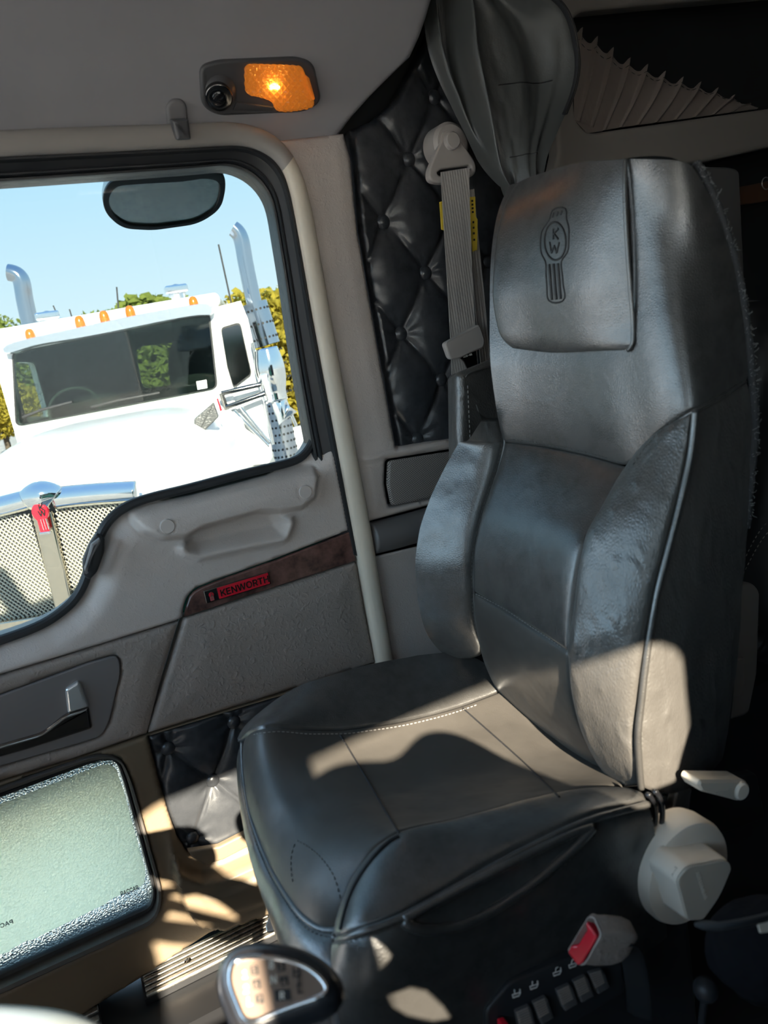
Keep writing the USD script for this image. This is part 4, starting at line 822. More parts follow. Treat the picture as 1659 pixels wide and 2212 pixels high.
# ------------------------------------------------------------------ seat belt on the tufted wall
mat('webbing', (0.36, 0.335, 0.31), .8, bump=[('wave', 60, .3, .001), ('noise', 900, .3, .0008)])
mat('belt_plastic', (0.36, 0.325, 0.30), .5)
mat('tag_yellow', (0.72, 0.52, 0.05), .5)
YB = 1.215
sb = thing('seat_belt', 'grey seat belt hanging from its swivel anchor with yellow tag', 'seat belt')
obj('anchor_base', move(lathe([(0, .012), (.030, .012), (.036, .006), (.037, -.03)], 32), at(970, 312, y=YB + .012), WALL), 'belt_plastic', sb)
an = poly_round([(950, 305, 14), (962, 288, 12), (985, 288, 12), (997, 310, 10), (1027, 352, 14), (1026, 380, 14), (955, 398, 14), (926, 392, 14), (924, 370, 14)], 10, 5)
slit = poly_round([(942, 374, 4), (952, 366, 4), (1012, 358, 4), (1016, 364, 4), (1005, 372, 4), (958, 378, 3), (946, 380, 3)], 3, 4)
obj('anchor', wall_slab(an, YB, bev(.014, .004, -.010), [slit]), 'belt_plastic', sb)
obj('anchor_bolt', move(lathe([(0, .010), (.0125, .010), (.0145, .008), (.0148, 0), (.020, -.001), (.021, -.006)], 30), at(974, 306, y=YB - .004), WALL), 'belt_plastic', sb)
obj('anchor_slot', wall_slab(slit, YB + .006, [(0, 0), (0, .001)]), 'black_plastic', sb)
def ribbon(l, r, y, n=50, th=.0014):
    l, r = spl(A(l, y), n), spl(A(r, y), n); u = np.linspace(0, 1, 9)[None, :, None]
    G = l[:, None] + (r - l)[:, None] * u; G[:, :, 1] -= .0006 * np.cos(u[..., 0] * 2 * np.pi * 3)
    B = G + [0, th, 0]; return cat_mesh([grid_mesh(G), grid_mesh(B, flip=True), grid_mesh(np.stack([G[:, 0], B[:, 0]], 1)), grid_mesh(np.stack([G[:, -1], B[:, -1]], 1))])
obj('webbing', ribbon([(1014, 410), (1018, 560), (1030, 700), (1042, 830)], [(1024, 408), (1034, 520), (1046, 640), (1060, 800)], YB + .004), 'webbing', sb, label='rear run of the grey webbing')
obj('webbing', ribbon([(952, 372), (957, 460), (965, 590), (972, 715), (976, 830)], [(1013, 362), (1015, 450), (1020, 590), (1026, 700), (1036, 830)], YB - .010), 'webbing', sb)
tg = obj('tag', wall_slab([(949, 437), (956, 434), (960, 498), (953, 496)], YB - .004, [(0, 0), (0, .001)]), 'tag_yellow', sb, label='yellow warning tag')
obj('tag', wall_slab([(1012, 426), (1026, 425), (1027, 468), (1031, 474), (1030, 540), (1020, 544), (1014, 470)], YB - .003, [(0, 0), (0, .001)]), 'tag_yellow', sb, label='yellow warning tag')
obj('tag_print', cat_mesh([wall_slab([(1018 + .05 * k, 432 + k), (1022 + .05 * k, 431.5 + k), (1022.2 + .05 * k, 436 + k), (1018.2 + .05 * k, 436.5 + k)], YB - .0042, [(0, 0), (0, .0002)]) for k in (0, 8, 16, 24, 46, 58, 70, 84)]), 'ink', sb, smooth=False)
to = poly_round([(953, 742, 8), (1030, 700, 8), (1043, 735, 10), (1040, 752, 8), (1012, 763, 6), (990, 774, 6), (966, 778, 10)], 8, 5)
ti = poly_round([(963, 742, 3), (1027, 711, 3), (1032, 742, 4), (974, 764, 5)], 4, 4)
obj('tongue_housing', wall_slab(to, YB - .020, bev(.010, .004), [ti]), 'belt_plastic', sb)
tp = obj('tongue', wall_slab([(985, 764), (1026, 752), (1032, 800), (1010, 800), (1001, 782)], YB - .022, bev(.003, .001)), 'dark_chrome', sb, label='steel tongue plate')
wall_text('SOS-05', (1001, 773), (1020, 767), 4, YB - .0255, 'icon_white', tp)

# ------------------------------------------------------------------ vinyl curtain at the sleeper opening
mat('curtain_vinyl', (0.040, 0.043, 0.041), .42, bump=[('noise', 60, .25, .003), ('noise', 600, .2, .0006)], rvar=.08)
cl = [(918, -60), (932, 0), (943, 90), (966, 160), (1005, 250), (1040, 340), (1062, 400), (1086, 442)]
cr = [(1150, -60), (1185, 0), (1216, 40), (1236, 110), (1238, 170), (1222, 240), (1192, 320), (1182, 372), (1166, 418)]
L_, R_ = spl(A(cl, 1.17), 110), spl(A(cr, 1.10), 110)
uu = np.linspace(0, 1, 120)[None, :]; vv = np.linspace(0, 1, 110)[:, None]
rdg = .29 - .27 * vv ** 1.1
fold = .030 * np.exp(-((uu - rdg) / .05) ** 2) - .030 * ss(rdg - uu, .0, .09) + .022 * np.exp(-((uu - rdg * .25) / .03) ** 2) + .010 * np.sin(uu * 9 - vv * 4) * ss(uu, .45, .7) + .012 * np.exp(-((uu - .90 + .15 * vv) / .05) ** 2) * vv
fold = fold + .012 * (meshkit.fbm(np.stack([uu * 5 + 0 * vv, vv * 3 + 0 * uu, 0 * uu + 0 * vv], -1), 3, 9) - .5)
Gc = L_[:, None] * (1 - uu[..., None]) + R_[:, None] * uu[..., None]; Gc[..., 1] -= fold
cu = thing('sleeper_curtain', 'black vinyl curtain gathered at the sleeper opening with zipper edge', 'curtain')
obj('panel', cat_mesh([grid_mesh(Gc), grid_mesh(Gc + [.003, .004, 0], flip=True)]), 'curtain_vinyl', cu, smooth=True)
zc = Gc[:70, -1] + [-.004, -.004, 0]
obj('zipper_tape', tube(zc, .0065, 8, flat=.5), 'black_cloth', cu, smooth=True)
zt = [move(trimesh.creation.box(extents=(.0042, .0022, .0014)), p + [0, -.0045, 0]) for p in res(zc, 200)]
obj('zipper_teeth', cat_mesh(zt), 'dark_chrome', cu, smooth=False, kind='stuff')
for v_ in (.47, .80): 
    row = Gc[int(v_ * 109), 44:100] + [0, -.0012, 0]; obj('seam', tube(row, .0010, 5), 'deboss', cu, smooth=True)
obj('strap', ribbon([(1086, 430), (1092, 470), (1082, 560)], [(1160, 405), (1150, 460), (1110, 560)], 1.13), 'curtain_vinyl', cu)

# ------------------------------------------------------------------ sleeper cubby with gathered vinyl front
mat('cubby_grey', (0.21, 0.19, 0.17), .6, bump=[('noise', 500, .12, .0006)])
mat('cubby_vinyl', (0.20, 0.165, 0.145), .45, bump=[('noise', 90, .3, .003)])
YC = 1.205
fro = [(1150, 440), (1186, 398), (1200, 330), (1196, 250), (1190, 120), (1175, -60), (1800, -110), (1800, 290), (1659, 319), (1530, 349), (1400, 372), (1300, 405)]
fri = poly_round([(1226, 52, 14), (1248, 28, 14), (1400, 14), (1659, -8), (1790, -18), (1790, 220), (1659, 236), (1264, 291, 26), (1236, 262, 20)], 6, 5)
obj('trim_7', wall_slab(fro, YC, bev(.03, .008, -.02, 4), [fri]), 'cubby_grey', None, kind='structure', label='grey moulded surround of the sleeper cubby', cat='cubby surround')
obj('trim_8', [wall_slab([(1150, -60), (1800, -110), (1800, 300), (1180, 420)], YC + .10, [(0, -.002), (0, 0)])], 'black_cloth', None, smooth=False, kind='structure', label='dark back of the sleeper cubby', cat='cubby lining')
bt = [(1238, 262), (1262, 287), (1320, 281), (1420, 266), (1540, 249), (1634, 236)]
tp_ = [(1226, 52), (1250, 80), (1290, 104), (1340, 138), (1392, 158), (1440, 176), (1500, 192), (1560, 210), (1634, 234)]
nU, nV = 260, 40; b3, t3 = spl(A(bt, YC + .004), nU), spl(A(tp_, YC + .012), nU)
s = np.linspace(0, 1, nU)[:, None]; t = np.linspace(0, 1, nV)[None, :]
ph = 11.5 * (s + .10 * (1 - t)) ** .85; saw = np.abs((ph % 1) - .5) * 2; rid = np.exp(-((1 - saw) / .16) ** 2)
Gp = b3[:, None] * (1 - t[..., None]) + t3[:, None] * t[..., None]
ln_ = (t * (1 - .25 * t)); skew = .030 * (1 - t) * (s < 2)
Gp[..., 1] -= .004 + .013 * rid * (.25 + .75 * t) * (1 - s ** 6) + .008 * np.sin(np.pi * t) * (1 - s)
Gp[..., 2] += (.0075 * rid * t ** 8 + .003 * np.sin(ph * 2 * np.pi + 1) * t ** 3) * (1 - s ** 8); Gp[..., 0] += (1 - t) ** 2 * -.035 * (1 - s) * (s > 0) * np.sin(np.pi * s)
pc = thing('gathered_pocket', 'brown-grey gathered vinyl pocket front sagging in the sleeper cubby', 'pocket')
obj('vinyl_front', cat_mesh([grid_mesh(Gp), grid_mesh(Gp + [0, .003, 0], flip=True)]), 'cubby_vinyl', pc, smooth=True)
obj('elastic_seam', dashes(Gp[:, int(nV * .88)] + [0, -.002, 0], .0007, .010, .006), 'deboss', pc, smooth=True)
obj('corner_flap', wall_slab([(1236, 258), (1266, 289), (1300, 284), (1262, 270)], YC - .006, [(0, 0), (0, .003)]), 'cubby_vinyl', pc)

# rest of the sleeper in view
mat('panel_dim', (0.085, 0.08, 0.077), .6)
obj('trim_9', wall_slab(poly_round([(1380, 362), (1560, 366, 16), (1581, 372, 14), (1590, 560), (1600, 760), (1605, 1000), (1380, 1000)], 8), 1.16, bev(.02, .006)), 'panel_dim', None, kind='structure', label='plain grey panel in the sleeper behind the headrest', cat='panel')
mat('brown_leather', (0.085, 0.038, 0.020), .5, bump=[('noise', 300, .2, .001)])
st_ = thing('hanging_strap', 'brown leather strap with metal ring at the right edge', 'strap')
obj('strap', wall_slab([(1575, 408), (1620, 400), (1720, 378), (1720, 420), (1640, 438), (1575, 446)], 1.20, bev(.006, .002)), 'brown_leather', st_)
obj('ring', tube(spl(np.array([at(1655 + 9 * math.cos(a), 396 + 13 * math.sin(a), y=1.185) for a in np.linspace(0, 2 * np.pi, 16, endpoint=False)]), 40, True), .0014, 8, True), 'steel', st_, smooth=True)
# leather garment hanging behind the seat
jk = thing('leather_jacket', 'black leather jacket with pale stitching hanging behind the seat', 'jacket')
ja = [(1600, 655), (1612, 800), (1606, 1000), (1600, 1180), (1598, 1340), (1606, 1400)]; jb = [(1600, 655), (1680, 690), (1760, 900), (1780, 1100), (1770, 1300), (1740, 1470)]
Lj, Rj = spl(A(ja, .90), 80), spl(A(jb, .90), 80); uj = np.linspace(0, 1, 50)[None, :]; vj = np.linspace(0, 1, 80)[:, None]
Gj = Lj[:, None] * (1 - uj[..., None]) + Rj[:, None] * uj[..., None]
Gj[..., 1] -= .05 * np.sin(np.pi * uj) + .016 * np.sin(uj * 14 + vj * 5) * vj + .010 * np.exp(-((uj - .28 - .1 * vj) / .04) ** 2)
mat('jacket_leather', (.010, .010, .011), .42, spec=.45, bump=[('wrinkle', 30, .3, .004)])
obj('body', cat_mesh([grid_mesh(Gj), grid_mesh(Gj + [.02, .06, 0], flip=True)]), 'jacket_leather', jk, smooth=True)
for o in (.26, .32): 
    q = np.array([Gj[i, int((o + .1 * i / 80) * 49)] + [0, -.004, 0] for i in range(4, 78)]); obj('seam', tube(q, .0022, 6), 'seat_leather', jk, smooth=True)
gm = grid_mesh(Gj); stj = [[(1655, 1130), (1630, 1165), (1610, 1205), (1592, 1245)], [(1659, 1150), (1640, 1175), (1618, 1215), (1600, 1250)]]
for q in stj:
    c = on_mesh(gm, spl(np.array(q, float), 60), .002)
    if len(c) > 5: obj('stitching', dashes(c, .0010, .005, .004), 'light_thread', jk, smooth=True)
cuf = np.array([at(1604, 1350, y=.86), at(1624, 1385, y=.84), at(1654, 1400, y=.83), at(1694, 1420, y=.83)])
obj('cuff', tube(spl(cuf, 30), .022 + .004 * np.sin(np.arange(30) * 2.2), 14), 'jacket_leather', jk, smooth=True)
pch = obj('rear_pouch', wall_slab(poly_round([(1530, 1258, 4), (1592, 1250, 10), (1608, 1268, 10), (1603, 1440), (1585, 1530, 14), (1530, 1545)], 6), .80, bev(.03, .006)), 'cubby_grey', seat, label='grey-brown pouch at the rear of the backrest')
obj('pouch_band', wall_slab(poly_round([(1530, 1430), (1602, 1418, 4), (1602, 1480, 10), (1594, 1500, 8), (1530, 1515)], 6), .77, bev(.006, .003)), 'cubby_grey', pch)
bg_ = thing('duffel_bag', 'dark cloth bag with pale tag on the floor behind the seat', 'bag')
bx = at(1625, 2050, y=.43); bv = np.asarray(trimesh.creation.icosphere(4, 1).vertices); bv = bv * [.060, .05, .040] * (1 + .18 * (meshkit.fbm(bv * 2.2, 3, 2)[:, None] - .5)) + bx + [.02, 0, -.01]
mat('bag_cloth', (0.006, 0.006, 0.0075), 1.0, spec=.1, bump=[('noise', 300, .4, .002)])
obj('body', (bv, trimesh.creation.icosphere(4, 1).faces), 'bag_cloth', bg_, smooth=True)
obj('strap', tube(spl(np.array([at(1530, 1998, y=.41), at(1570, 2000, y=.385), at(1625, 1990, y=.378), at(1680, 1975, y=.38)]), 40), .012, 10, flat=.3), 'black_cloth', bg_, smooth=True)
obj('tag', plane_slab([(1630, 1981), (1700, 1975), (1700, 2006), (1640, 2014)], at(1650, 1995, y=.372), (0, -1, .3), [(0, 0), (0, .002)]), 'dim_beige', bg_, label='pale tag')
lvv = thing('floor_lever', 'dim round-knobbed lever rising from the floor, lower right', 'lever')
kp = at(1524, 2138, y=.50)
obj('knob', move(trimesh.creation.icosphere(3, .013), kp), 'black_plastic', lvv, smooth=True); obj('rod', tube([kp, kp + [.01, .03, -.12]], .004, 8), 'black_plastic', lvv, smooth=True)

# ------------------------------------------------------------------ dome lamp and coat hook on the headliner
mat('lamp_housing', (0.075, 0.072, 0.075), .45)
hp = near_hit(hm, 560, 185); hq = near_hit(hm, 560, 165); hr = near_hit(hm, 590, 185)
hn = np.cross(hr - hp, hq - hp); hn /= np.linalg.norm(hn); hn = hn if hn.dot(EYE - hp) > 0 else -hn
dl = thing('dome_lamp', 'courtesy lamp with glowing amber faceted lens on the headliner', 'lamp')
ho = poly_round([(429, 140, 22), (470, 128), (640, 121, 20), (676, 134, 26), (694, 218, 22), (660, 240, 20), (470, 249, 26), (434, 228, 22)], 14, 6)
hi_ = poly_round([(436, 146, 20), (472, 134), (638, 128, 18), (670, 140, 24), (686, 214, 20), (656, 233, 18), (472, 242, 22), (441, 222, 20)], 12, 6)
obj('bezel', plane_slab(ho, hp, hn, [(-.001, -.012), (0, .002), (.002, .005), (.005, .006), (.010, .004)]), 'lamp_housing', dl, smooth=50)
lens_px = [(529, 146), (536, 139), (560, 138), (640, 141), (652, 146), (664, 178), (675, 210), (676, 226), (664, 233), (597, 237), (588, 222), (574, 213), (556, 208), (535, 202), (529, 192), (528, 168)]
Rl = frame(hn, hr - hp); l2 = (np.array([at_plane(*q, hp + hn * .006, hn) for q in spl(np.array(lens_px, float), 110, True, 'pchip')]) - hp) @ Rl[:, :2]
def facet(x, y, d):
    q = .0105; a, b = (x + y) / q, (x - y) / q; return .010 + .0046 * (1 - np.maximum(np.abs((a % 1) - .5), np.abs((b % 1) - .5)) * 2)
nd = {'p': ('principled_bsdf', {'base_color': (1.0, .46, .10), 'roughness': .08, 'transmission_weight': .9, 'ior': 1.35, 'coat_weight': .4, 'emission_color': (1.0, .36, .05), 'emission_strength': .16}), 't': ('translucent_bsdf', {'color': (1.0, .48, .10)}), 'm': ('mix_closure', {'fac': .25})}
M['amber_lens'] = usdkit.material(stage, '/World/Looks/amber_lens', nd, [('p.BSDF', 'm.closure1'), ('t.BSDF', 'm.closure2')], surface='m.closure')
mat('bulb_glow', (1, .8, .5), .5, emit=(1.0, .62, .22), estr=26.0)
mat('bright_reflector', (.85, .80, .70), .2, .9)
obj('amber_lens', move(relief(l2, facet, .0013, edge=.002, skirt=.004), hp, Rl), 'amber_lens', dl, smooth=20, label='glowing amber lens')
lc = (l2 - l2.mean(0)) * .97 + l2.mean(0)
obj('reflector', move(slab(lc, [(0, .0052), (0, .0058)]), hp, Rl), 'bright_reflector', dl, smooth=False)
bpnt = at_plane(594, 188, hp + hn * .0085, hn)
obj('bulb', tube([bpnt - Rl[:, 0] * .007, bpnt + Rl[:, 0] * .007], [.0028, .0028], 12), 'bulb_glow', dl, smooth=True)
obj('lens_clip', plane_slab(poly_round([(652, 160, 3), (660, 160, 3), (673, 206, 4), (668, 210, 3)], 3), hp, hn, bev(.0165, .002)), 'amber_lens', dl)
ec_ = at_plane(474, 198, hp, hn)
obj('spot_socket', move(trimesh.creation.uv_sphere(.030, count=[24, 40]), ec_ - hn * .012), 'lamp_housing', dl, smooth=True)
sd = hn + np.array([-.30, -.2, -.35]); sd /= np.linalg.norm(sd); Rs = frame(sd)
sp_ = obj('reading_spot', move(lathe([(.001, .004), (.010, .0035), (.016, .0015), (.019, .003), (.021, .001), (.021, -.006)], 36), ec_ - hn * .012 + sd * .0275, Rs), 'dark_chrome', dl, smooth=True, label='small chrome-ringed reading spot')
obj('spot_lens', move(lathe([(.001, .0062), (.006, .0056), (.010, .004), (.0105, .003)], 28), ec_ - hn * .012 + sd * .0275, Rs), 'black_gloss', sp_, smooth=True)
obj('switch', plane_slab(poly_round([(508, 217), (590, 228), (586, 238), (500, 236)], 3), hp, hn, bev(.0065, .002)), 'lamp_housing', dl)
mat('hook_grey', (.16, .152, .155), .5)
h0 = near_hit(hm, 382, 240)
ck = thing('coat_hook', 'dark plastic coat hook clipped over the headliner edge', 'hook')
kn_ = np.array([0, -.92, -.4])
obj('base_plate', plane_slab(poly_round([(356, 228, 10), (368, 212, 9), (390, 212, 9), (402, 226, 9), (405, 275, 4), (362, 278, 6)], 6, 5), h0, kn_, bev(.014, .005, -.006, 4)), 'hook_grey', ck)
obj('hook', plane_slab(poly_round([(368, 258, 4), (404, 256, 4), (410, 300, 5), (379, 302, 5)], 4, 5), at(390, 280, y=YD - .022), kn_, bev(.018, .006, -.006, 4)), 'lamp_housing', ck)
# ------------------------------------------------------------------ sill plates, mat, gear knob
mat('sill_steel', (0.52, 0.48, 0.42), .30, .85, rvar=.12, vscale=30)
mat('sill_black', (0.010, 0.010, 0.011), .4)
mat('dark_red_lens', (0.05, 0.004, 0.008), .15, coat=.8)
def sill(name, label, x0, x1, y0, y1, z, screw=None):
    t = thing(name, label, 'sill plate', group='ribbed sill plates')
    obj('base', box((x0, y0, z - .012), (x1, y1, z)), 'sill_black', t, smooth=False)
    n = 6; w = (y1 - y0) / n
    for k in range(n):
        c = y0 + (k + .5) * w
        obj('rib', move(slab(poly_round([(x0 + .004, c - w * .30), (x1 - .002, c - w * .30), (x1 - .002, c + w * .30), (x0 + .004, c + w * .30)], .002), bev(.004, .0015)), (0, 0, z)), 'sill_steel', t)
    if screw is not None:
        s = obj('screw', move(lathe([(0, .0055), (.0035, .0050), (.0062, .0035), (.0070, .0005), (.0072, 0)], 24), (screw, (y0 + y1) / 2, z + .001)), 'dark_chrome', t)
        obj('screw_slot', move(cat_mesh([rbox((.007, .0014, .001), .0003), rbox((.0014, .007, .001), .0003)]), (screw, (y0 + y1) / 2, z + .0066)), 'ink', s)
sill('sill_plate', 'ribbed steel door sill plate with screw beside the front seat corner', -.083, .160, 1.211, 1.283, .172, .0)
sill('sill_plate', 'shorter ribbed sill plate at the lower left, half in shadow', -.40, -.157, 1.150, 1.283, .165, -.20)
obj('trim_10', [box((-1.0, 1.13, .10), (.62, 1.34, .159))], 'sill_black', None, smooth=False, kind='structure', label='black door sill', cat='door sill')
obj('courtesy_reflector', box((.163, 1.222, .160), (.235, 1.279, .170)), 'dark_red_lens', None, smooth=False, label='dark red reflector set in the sill beside the ribbed plate', cat='reflector')
flap = thing('seat_flap', 'pale grey metal tab sticking out under the front of the seat', 'metal tab')
obj('tab', plane_slab(poly_round([(584, 1976, 5), (606, 1976), (640, 1990), (640, 2004), (578, 2016, 4), (574, 2004, 6)], 3, 4), at(600, 1995, y=1.02), (-.1, -.45, .88), bev(.006, .0015)), 'steel', flap)
obj('edge_strip', plane_slab([(582, 1908), (586, 1906), (612, 1990), (610, 1994), (607, 1990)], at(597, 1950, y=.99), (-.3, -.8, .5), bev(.004, .001)), 'beige_plastic', flap)
mt = thing('rubber_mat', 'black ribbed rubber floor mat below the gear knob', 'floor mat')
obj('base', box((-.16, .80, .10), (.20, 1.12, .106)), 'floor_rubber', mt, smooth=False)
obj('ribs', cat_mesh([box((x, .805, .105), (x + .0042, 1.115, .111)) for x in np.arange(-.155, .195, .0085)]), 'dark_grey_vinyl', mt, smooth=False, kind='stuff')

mat('knob_black', (0.012, 0.012, 0.014), .25, coat=.3)
mat('knob_plate', (0.19, 0.135, 0.105), .34, .35)
mat('print_black', (0.010, 0.010, 0.010), .5)
ks = thing('gear_knob', 'gear shift knob with copper shift-pattern plate in the foreground', 'gear knob')
kp_ = EYE + ray(600, 2125) / F * .50; kn2 = np.array([-.12, -.62, .80]); kn2 /= np.linalg.norm(kn2)
plate = [(496, 2122), (502, 2084), (521, 2069), (567, 2066), (621, 2073), (666, 2091), (697, 2117), (707, 2138), (698, 2151), (648, 2170), (585, 2194), (552, 2207), (530, 2204), (512, 2171)]
pl3 = lambda q, h=0: plane_slab(q, kp_ + kn2 * h, kn2, bev(.002, .001))
pr_ = [tuple(p) for p in spl(np.array(plate, float), 90, True, 'pchip')]
Rk = frame(kn2); o2 = (np.array([at_plane(*q, kp_, kn2) for q in pr_]) - kp_) @ Rk[:, :2]
o2 = ccw(o2); lays = []
for d, z in ((.001, .0005), (-.003, 0), (-.007, -.004), (-.010, -.011), (-.011, -.020), (-.008, -.032), (.002, -.042), (.012, -.048)): lays.append(np.c_[offset_ring(o2, d), np.full(len(o2), z)])
obj('body', move(fix(grid_mesh(np.array(lays), closed_v=True)), kp_, Rk), 'knob_black', ks, smooth=50)
cen = o2.mean(0); c3 = kp_ + Rk @ np.array([cen[0], cen[1], -.04])
obj('ring', move(tube(np.c_[offset_ring(o2, .0005), np.full(len(o2), .0008)], .0018, 8, True), kp_, Rk), 'chrome', ks, smooth=True)
obj('shift_plate', pl3(pr_, -.0012), 'knob_plate', ks, smooth=50, label='copper plate printed with the shift pattern')
def kpr(q, m='print_black', name='print_square', h=.0008, parent=None): return obj(name, plane_slab(poly_round(q, 3, 4), kp_ + kn2 * h, kn2, [(0, 0), (0, .0004)]), m, parent or ks, smooth=False)
def sq(cx, cy, w, h): return [(cx - w / 2, cy - h / 2 + 1), (cx + w / 2, cy - h / 2 - 2), (cx + w / 2 + 3, cy + h / 2 - 2), (cx - w / 2 + 3, cy + h / 2 + 1)]
def ktxt(t, cx, cy, hpx, m):
    v, f = vf(meshkit.text_mesh(t, .01, .0003, True)); v = v - [v[:, 0].mean(), v[:, 1].mean(), 0]; sc = hpx / 1600 * .5 / .01 * 1.25
    q = (at_plane(cx, cy, kp_ + kn2 * .0015, kn2)); xd = at_plane(cx + 5, cy - .8, kp_ + kn2 * .0015, kn2) - q; Rr = frame(kn2, xd)
    obj('print_digit', move((v * [sc, sc, 1], f), q, Rr), m, ks, smooth=False)
for tx, cx, cy in (('5', 548, 2097), ('6', 553, 2127), ('7', 559, 2159), ('3', 606, 2089), ('4', 613, 2120)): kpr(sq(cx, cy, 17, 20)); ktxt(tx, cx + 1, cy, 11, 'knob_plate')
kpr(sq(610, 2150, 34, 24)); ktxt('R', 611, 2150, 11, 'dim_beige')
for tx, cx, cy in (('1', 528, 2105), ('2', 532, 2134), ('L', 539, 2165), ('8', 586, 2085), ('N', 591, 2116)): ktxt(tx, cx, cy, 12, 'dim_beige')
for tx, cx, cy in (('H', 640, 2099), ('I', 645, 2118), ('L', 648, 2137)): ktxt(tx, cx, cy, 15, 'print_black')
obj('stick', tube(spl(np.array([c3, c3 + [.0, .01, -.06], c3 + [-.06, .05, -.30], c3 + [-.12, .08, -.62]]), 40), .011, 14), 'black_plastic', ks, smooth=True)

# padded console edge, close to the lens at the lower left
ce = thing('console_edge', 'out-of-focus silvery padded console edge in the lower left corner', 'console edge')
e_ = np.array([EYE + ray(*p) / F * d for p, d in (((-260, 2222), .52), ((-60, 2215), .50), ((60, 2222), .48), ((160, 2243), .46), ((235, 2290), .45), ((260, 2380), .45))])
mat('console_silver', (0.17, 0.185, 0.18), .35, .3)
obj('rim', tube(spl(e_ + [0, 0, .004], 60), .0095, 18), 'console_silver', ce, smooth=True)
obj('pad', tube(spl(e_ + [.0, -.008, -.018], 60), .018, 18), 'burl_wood', ce, smooth=True)

# steering wheel, driver seat and added sun blockers (behind the camera; they shade the sun that comes in through the driver's window)
mat('wheel_leather', (0.02, 0.02, 0.022), .45)
SW = np.array([-.285, -.20, 1.085]); e1, e2 = np.array([0, 1.0, 0]), np.array([-.80, 0, .60]); an_ = np.cross(e1, e2)
stw = thing('steering_wheel', 'black steering wheel in front of the driver seat', 'steering wheel')
th = np.linspace(0, 2 * np.pi, 72, endpoint=False)
obj('rim', tube(SW + .225 * (np.cos(th)[:, None] * e1 + np.sin(th)[:, None] * e2), .023, 12, True), 'wheel_leather', stw, smooth=True)
for a in (0.15, math.pi - .15, -math.pi / 2 + .5, -math.pi / 2 - .5): obj('spoke', tube([SW - [0, 0, .02], SW + .22 * (math.cos(a) * e1 + math.sin(a) * e2)], [.022, .014], 8, flat=.5), 'wheel_leather', stw, smooth=True)
obj('hub', move(lathe([(.001, .02), (.05, .016), (.07, 0), (.06, -.03), (.001, -.04)], 32), SW - [0, 0, .02], frame(an_ * (1 if an_[2] > 0 else -1))), 'wheel_leather', stw)
obj('column', tube([SW - [0, 0, .03], SW + [-.30, 0, -.26]], .035, 14), 'black_plastic', stw, smooth=True)
obj('hand_valve', tube([(-.26, -.1, 1.065), (-.20, -.1, 1.03), (-.10, -.1, .945), (-.05, -.1, .90)], [.012, .02, .026, .024], 10), 'black_plastic', stw, smooth=True)  # added unseen bar, widens the shadow band on the map pocket
obj('stalk', tube([SW + [-.03, .02, -.03], SW + [.02, .28, .02]], .012, 10), 'black_plastic', stw, smooth=True)
ds_ = dup(seat, 'second black leather seat, at the driver side behind the camera', loc=(0, -1.06, .06))
da = thing('driver_armrest', 'added black pad and screen blocking the sun at the driver side behind the camera', 'armrest')  # added to block the sun; its outlines set the shadow edges on the seat
ap = [(.04, 1.075), (.09, 1.10), (.15, 1.085), (.19, 1.075), (.24, 1.088), (.29, 1.070), (.32, 1.035), (.345, 1.0), (.37, .965), (.365, .94), (.30, .945), (.12, .955), (.09, .966), (.05, .99)]
gap = [(.071, .88), (.094, .876), (.109, .863), (.124, .833), (.131, .81), (.113, .818), (.088, .841), (.075, .86)]  # opening cut to let a sun patch through to the skirt
obj('side_valance', move(slab(poly_round([(-.01, .50), (.62, .50), (.62, .90), (.40, .92), (.36, .975), (.30, 1.03), (.05, 1.03), (-.01, 1.0)], .02), [(0, 0), (0, .012)], [gap, [(.045, .948), (.054, .962), (.072, .94), (.085, .912), (.07, .902), (.05, .925)]]), (0, .02, 0), WALL), 'black_plastic', da)  # added panel, keeps the sun off the skirt except through its holes
obj('pad', move(slab(spl(np.array(ap), 60, True, 'pchip'), [(.006, 0), (0, .006), (0, .064), (.006, .07)]), (0, .0, 0), WALL), 'seat_leather', da)

# ------------------------------------------------------------------ outside: the cab's own flank, mirror
nd = {'p': ('principled_bsdf', {'roughness': 0.4, 'metallic': .5}), 'g': ('geometry', {}), 'mp': ('mapping', {'scale': (1, 1, 1)}), 'v': ('voronoi_texture', {'scale': 26.0, 'randomness': 0.0}),
      'r': ('rgb_ramp', {'ramp': [(0.0, (0.02, 0.02, 0.02)), (0.30, (0.02, 0.02, 0.02)), (0.36, (0.55, 0.56, 0.58)), (1.0, (0.55, 0.56, 0.58))]})}
M['perforated_steel'] = usdkit.material(stage, '/World/Looks/perforated_steel', nd, [('g.position', 'mp.vector'), ('mp.vector', 'v.vector'), ('v.distance', 'r.fac'), ('r.color', 'p.base_color')], surface='p.BSDF')
obj('side_step', [box((-.9, 1.34, -.42), (1.3, 1.54, -.38)), box((-.9, 1.54, -.80), (1.3, 1.57, -.38))], 'perforated_steel', None, smooth=False, label='steel side step under the passenger door, outside', cat='step')
mat('mirror_glass', (.80, .82, .83), .02, 1.0)
lm = thing('look_down_mirror', 'convex look-down mirror hung above the door glass outside', 'mirror')
mp, mn = at(350, 432, y=1.42), np.array([-.13, -.62, -.77]); mn /= np.linalg.norm(mn)
mo = poly_round([(237, 386, 30), (300, 380), (400, 374), (450, 365, 14), (484, 372, 26), (487, 400), (478, 446, 34), (430, 480, 30), (330, 494), (262, 490, 28), (226, 456, 22), (219, 420, 20)], 18, 7)
msh = spl(np.array(mo), 130, True, 'linear'); mc = msh.mean(0)
obj('housing', plane_slab(msh, mp, mn, [(.016, -.045), (.004, -.03), (0, -.012), (0, 0), (.003, .004)]), 'steel', lm, smooth=50)
min_ = [tuple(mc + (p - mc) * [.90, .80] + [0, 4]) for p in msh]
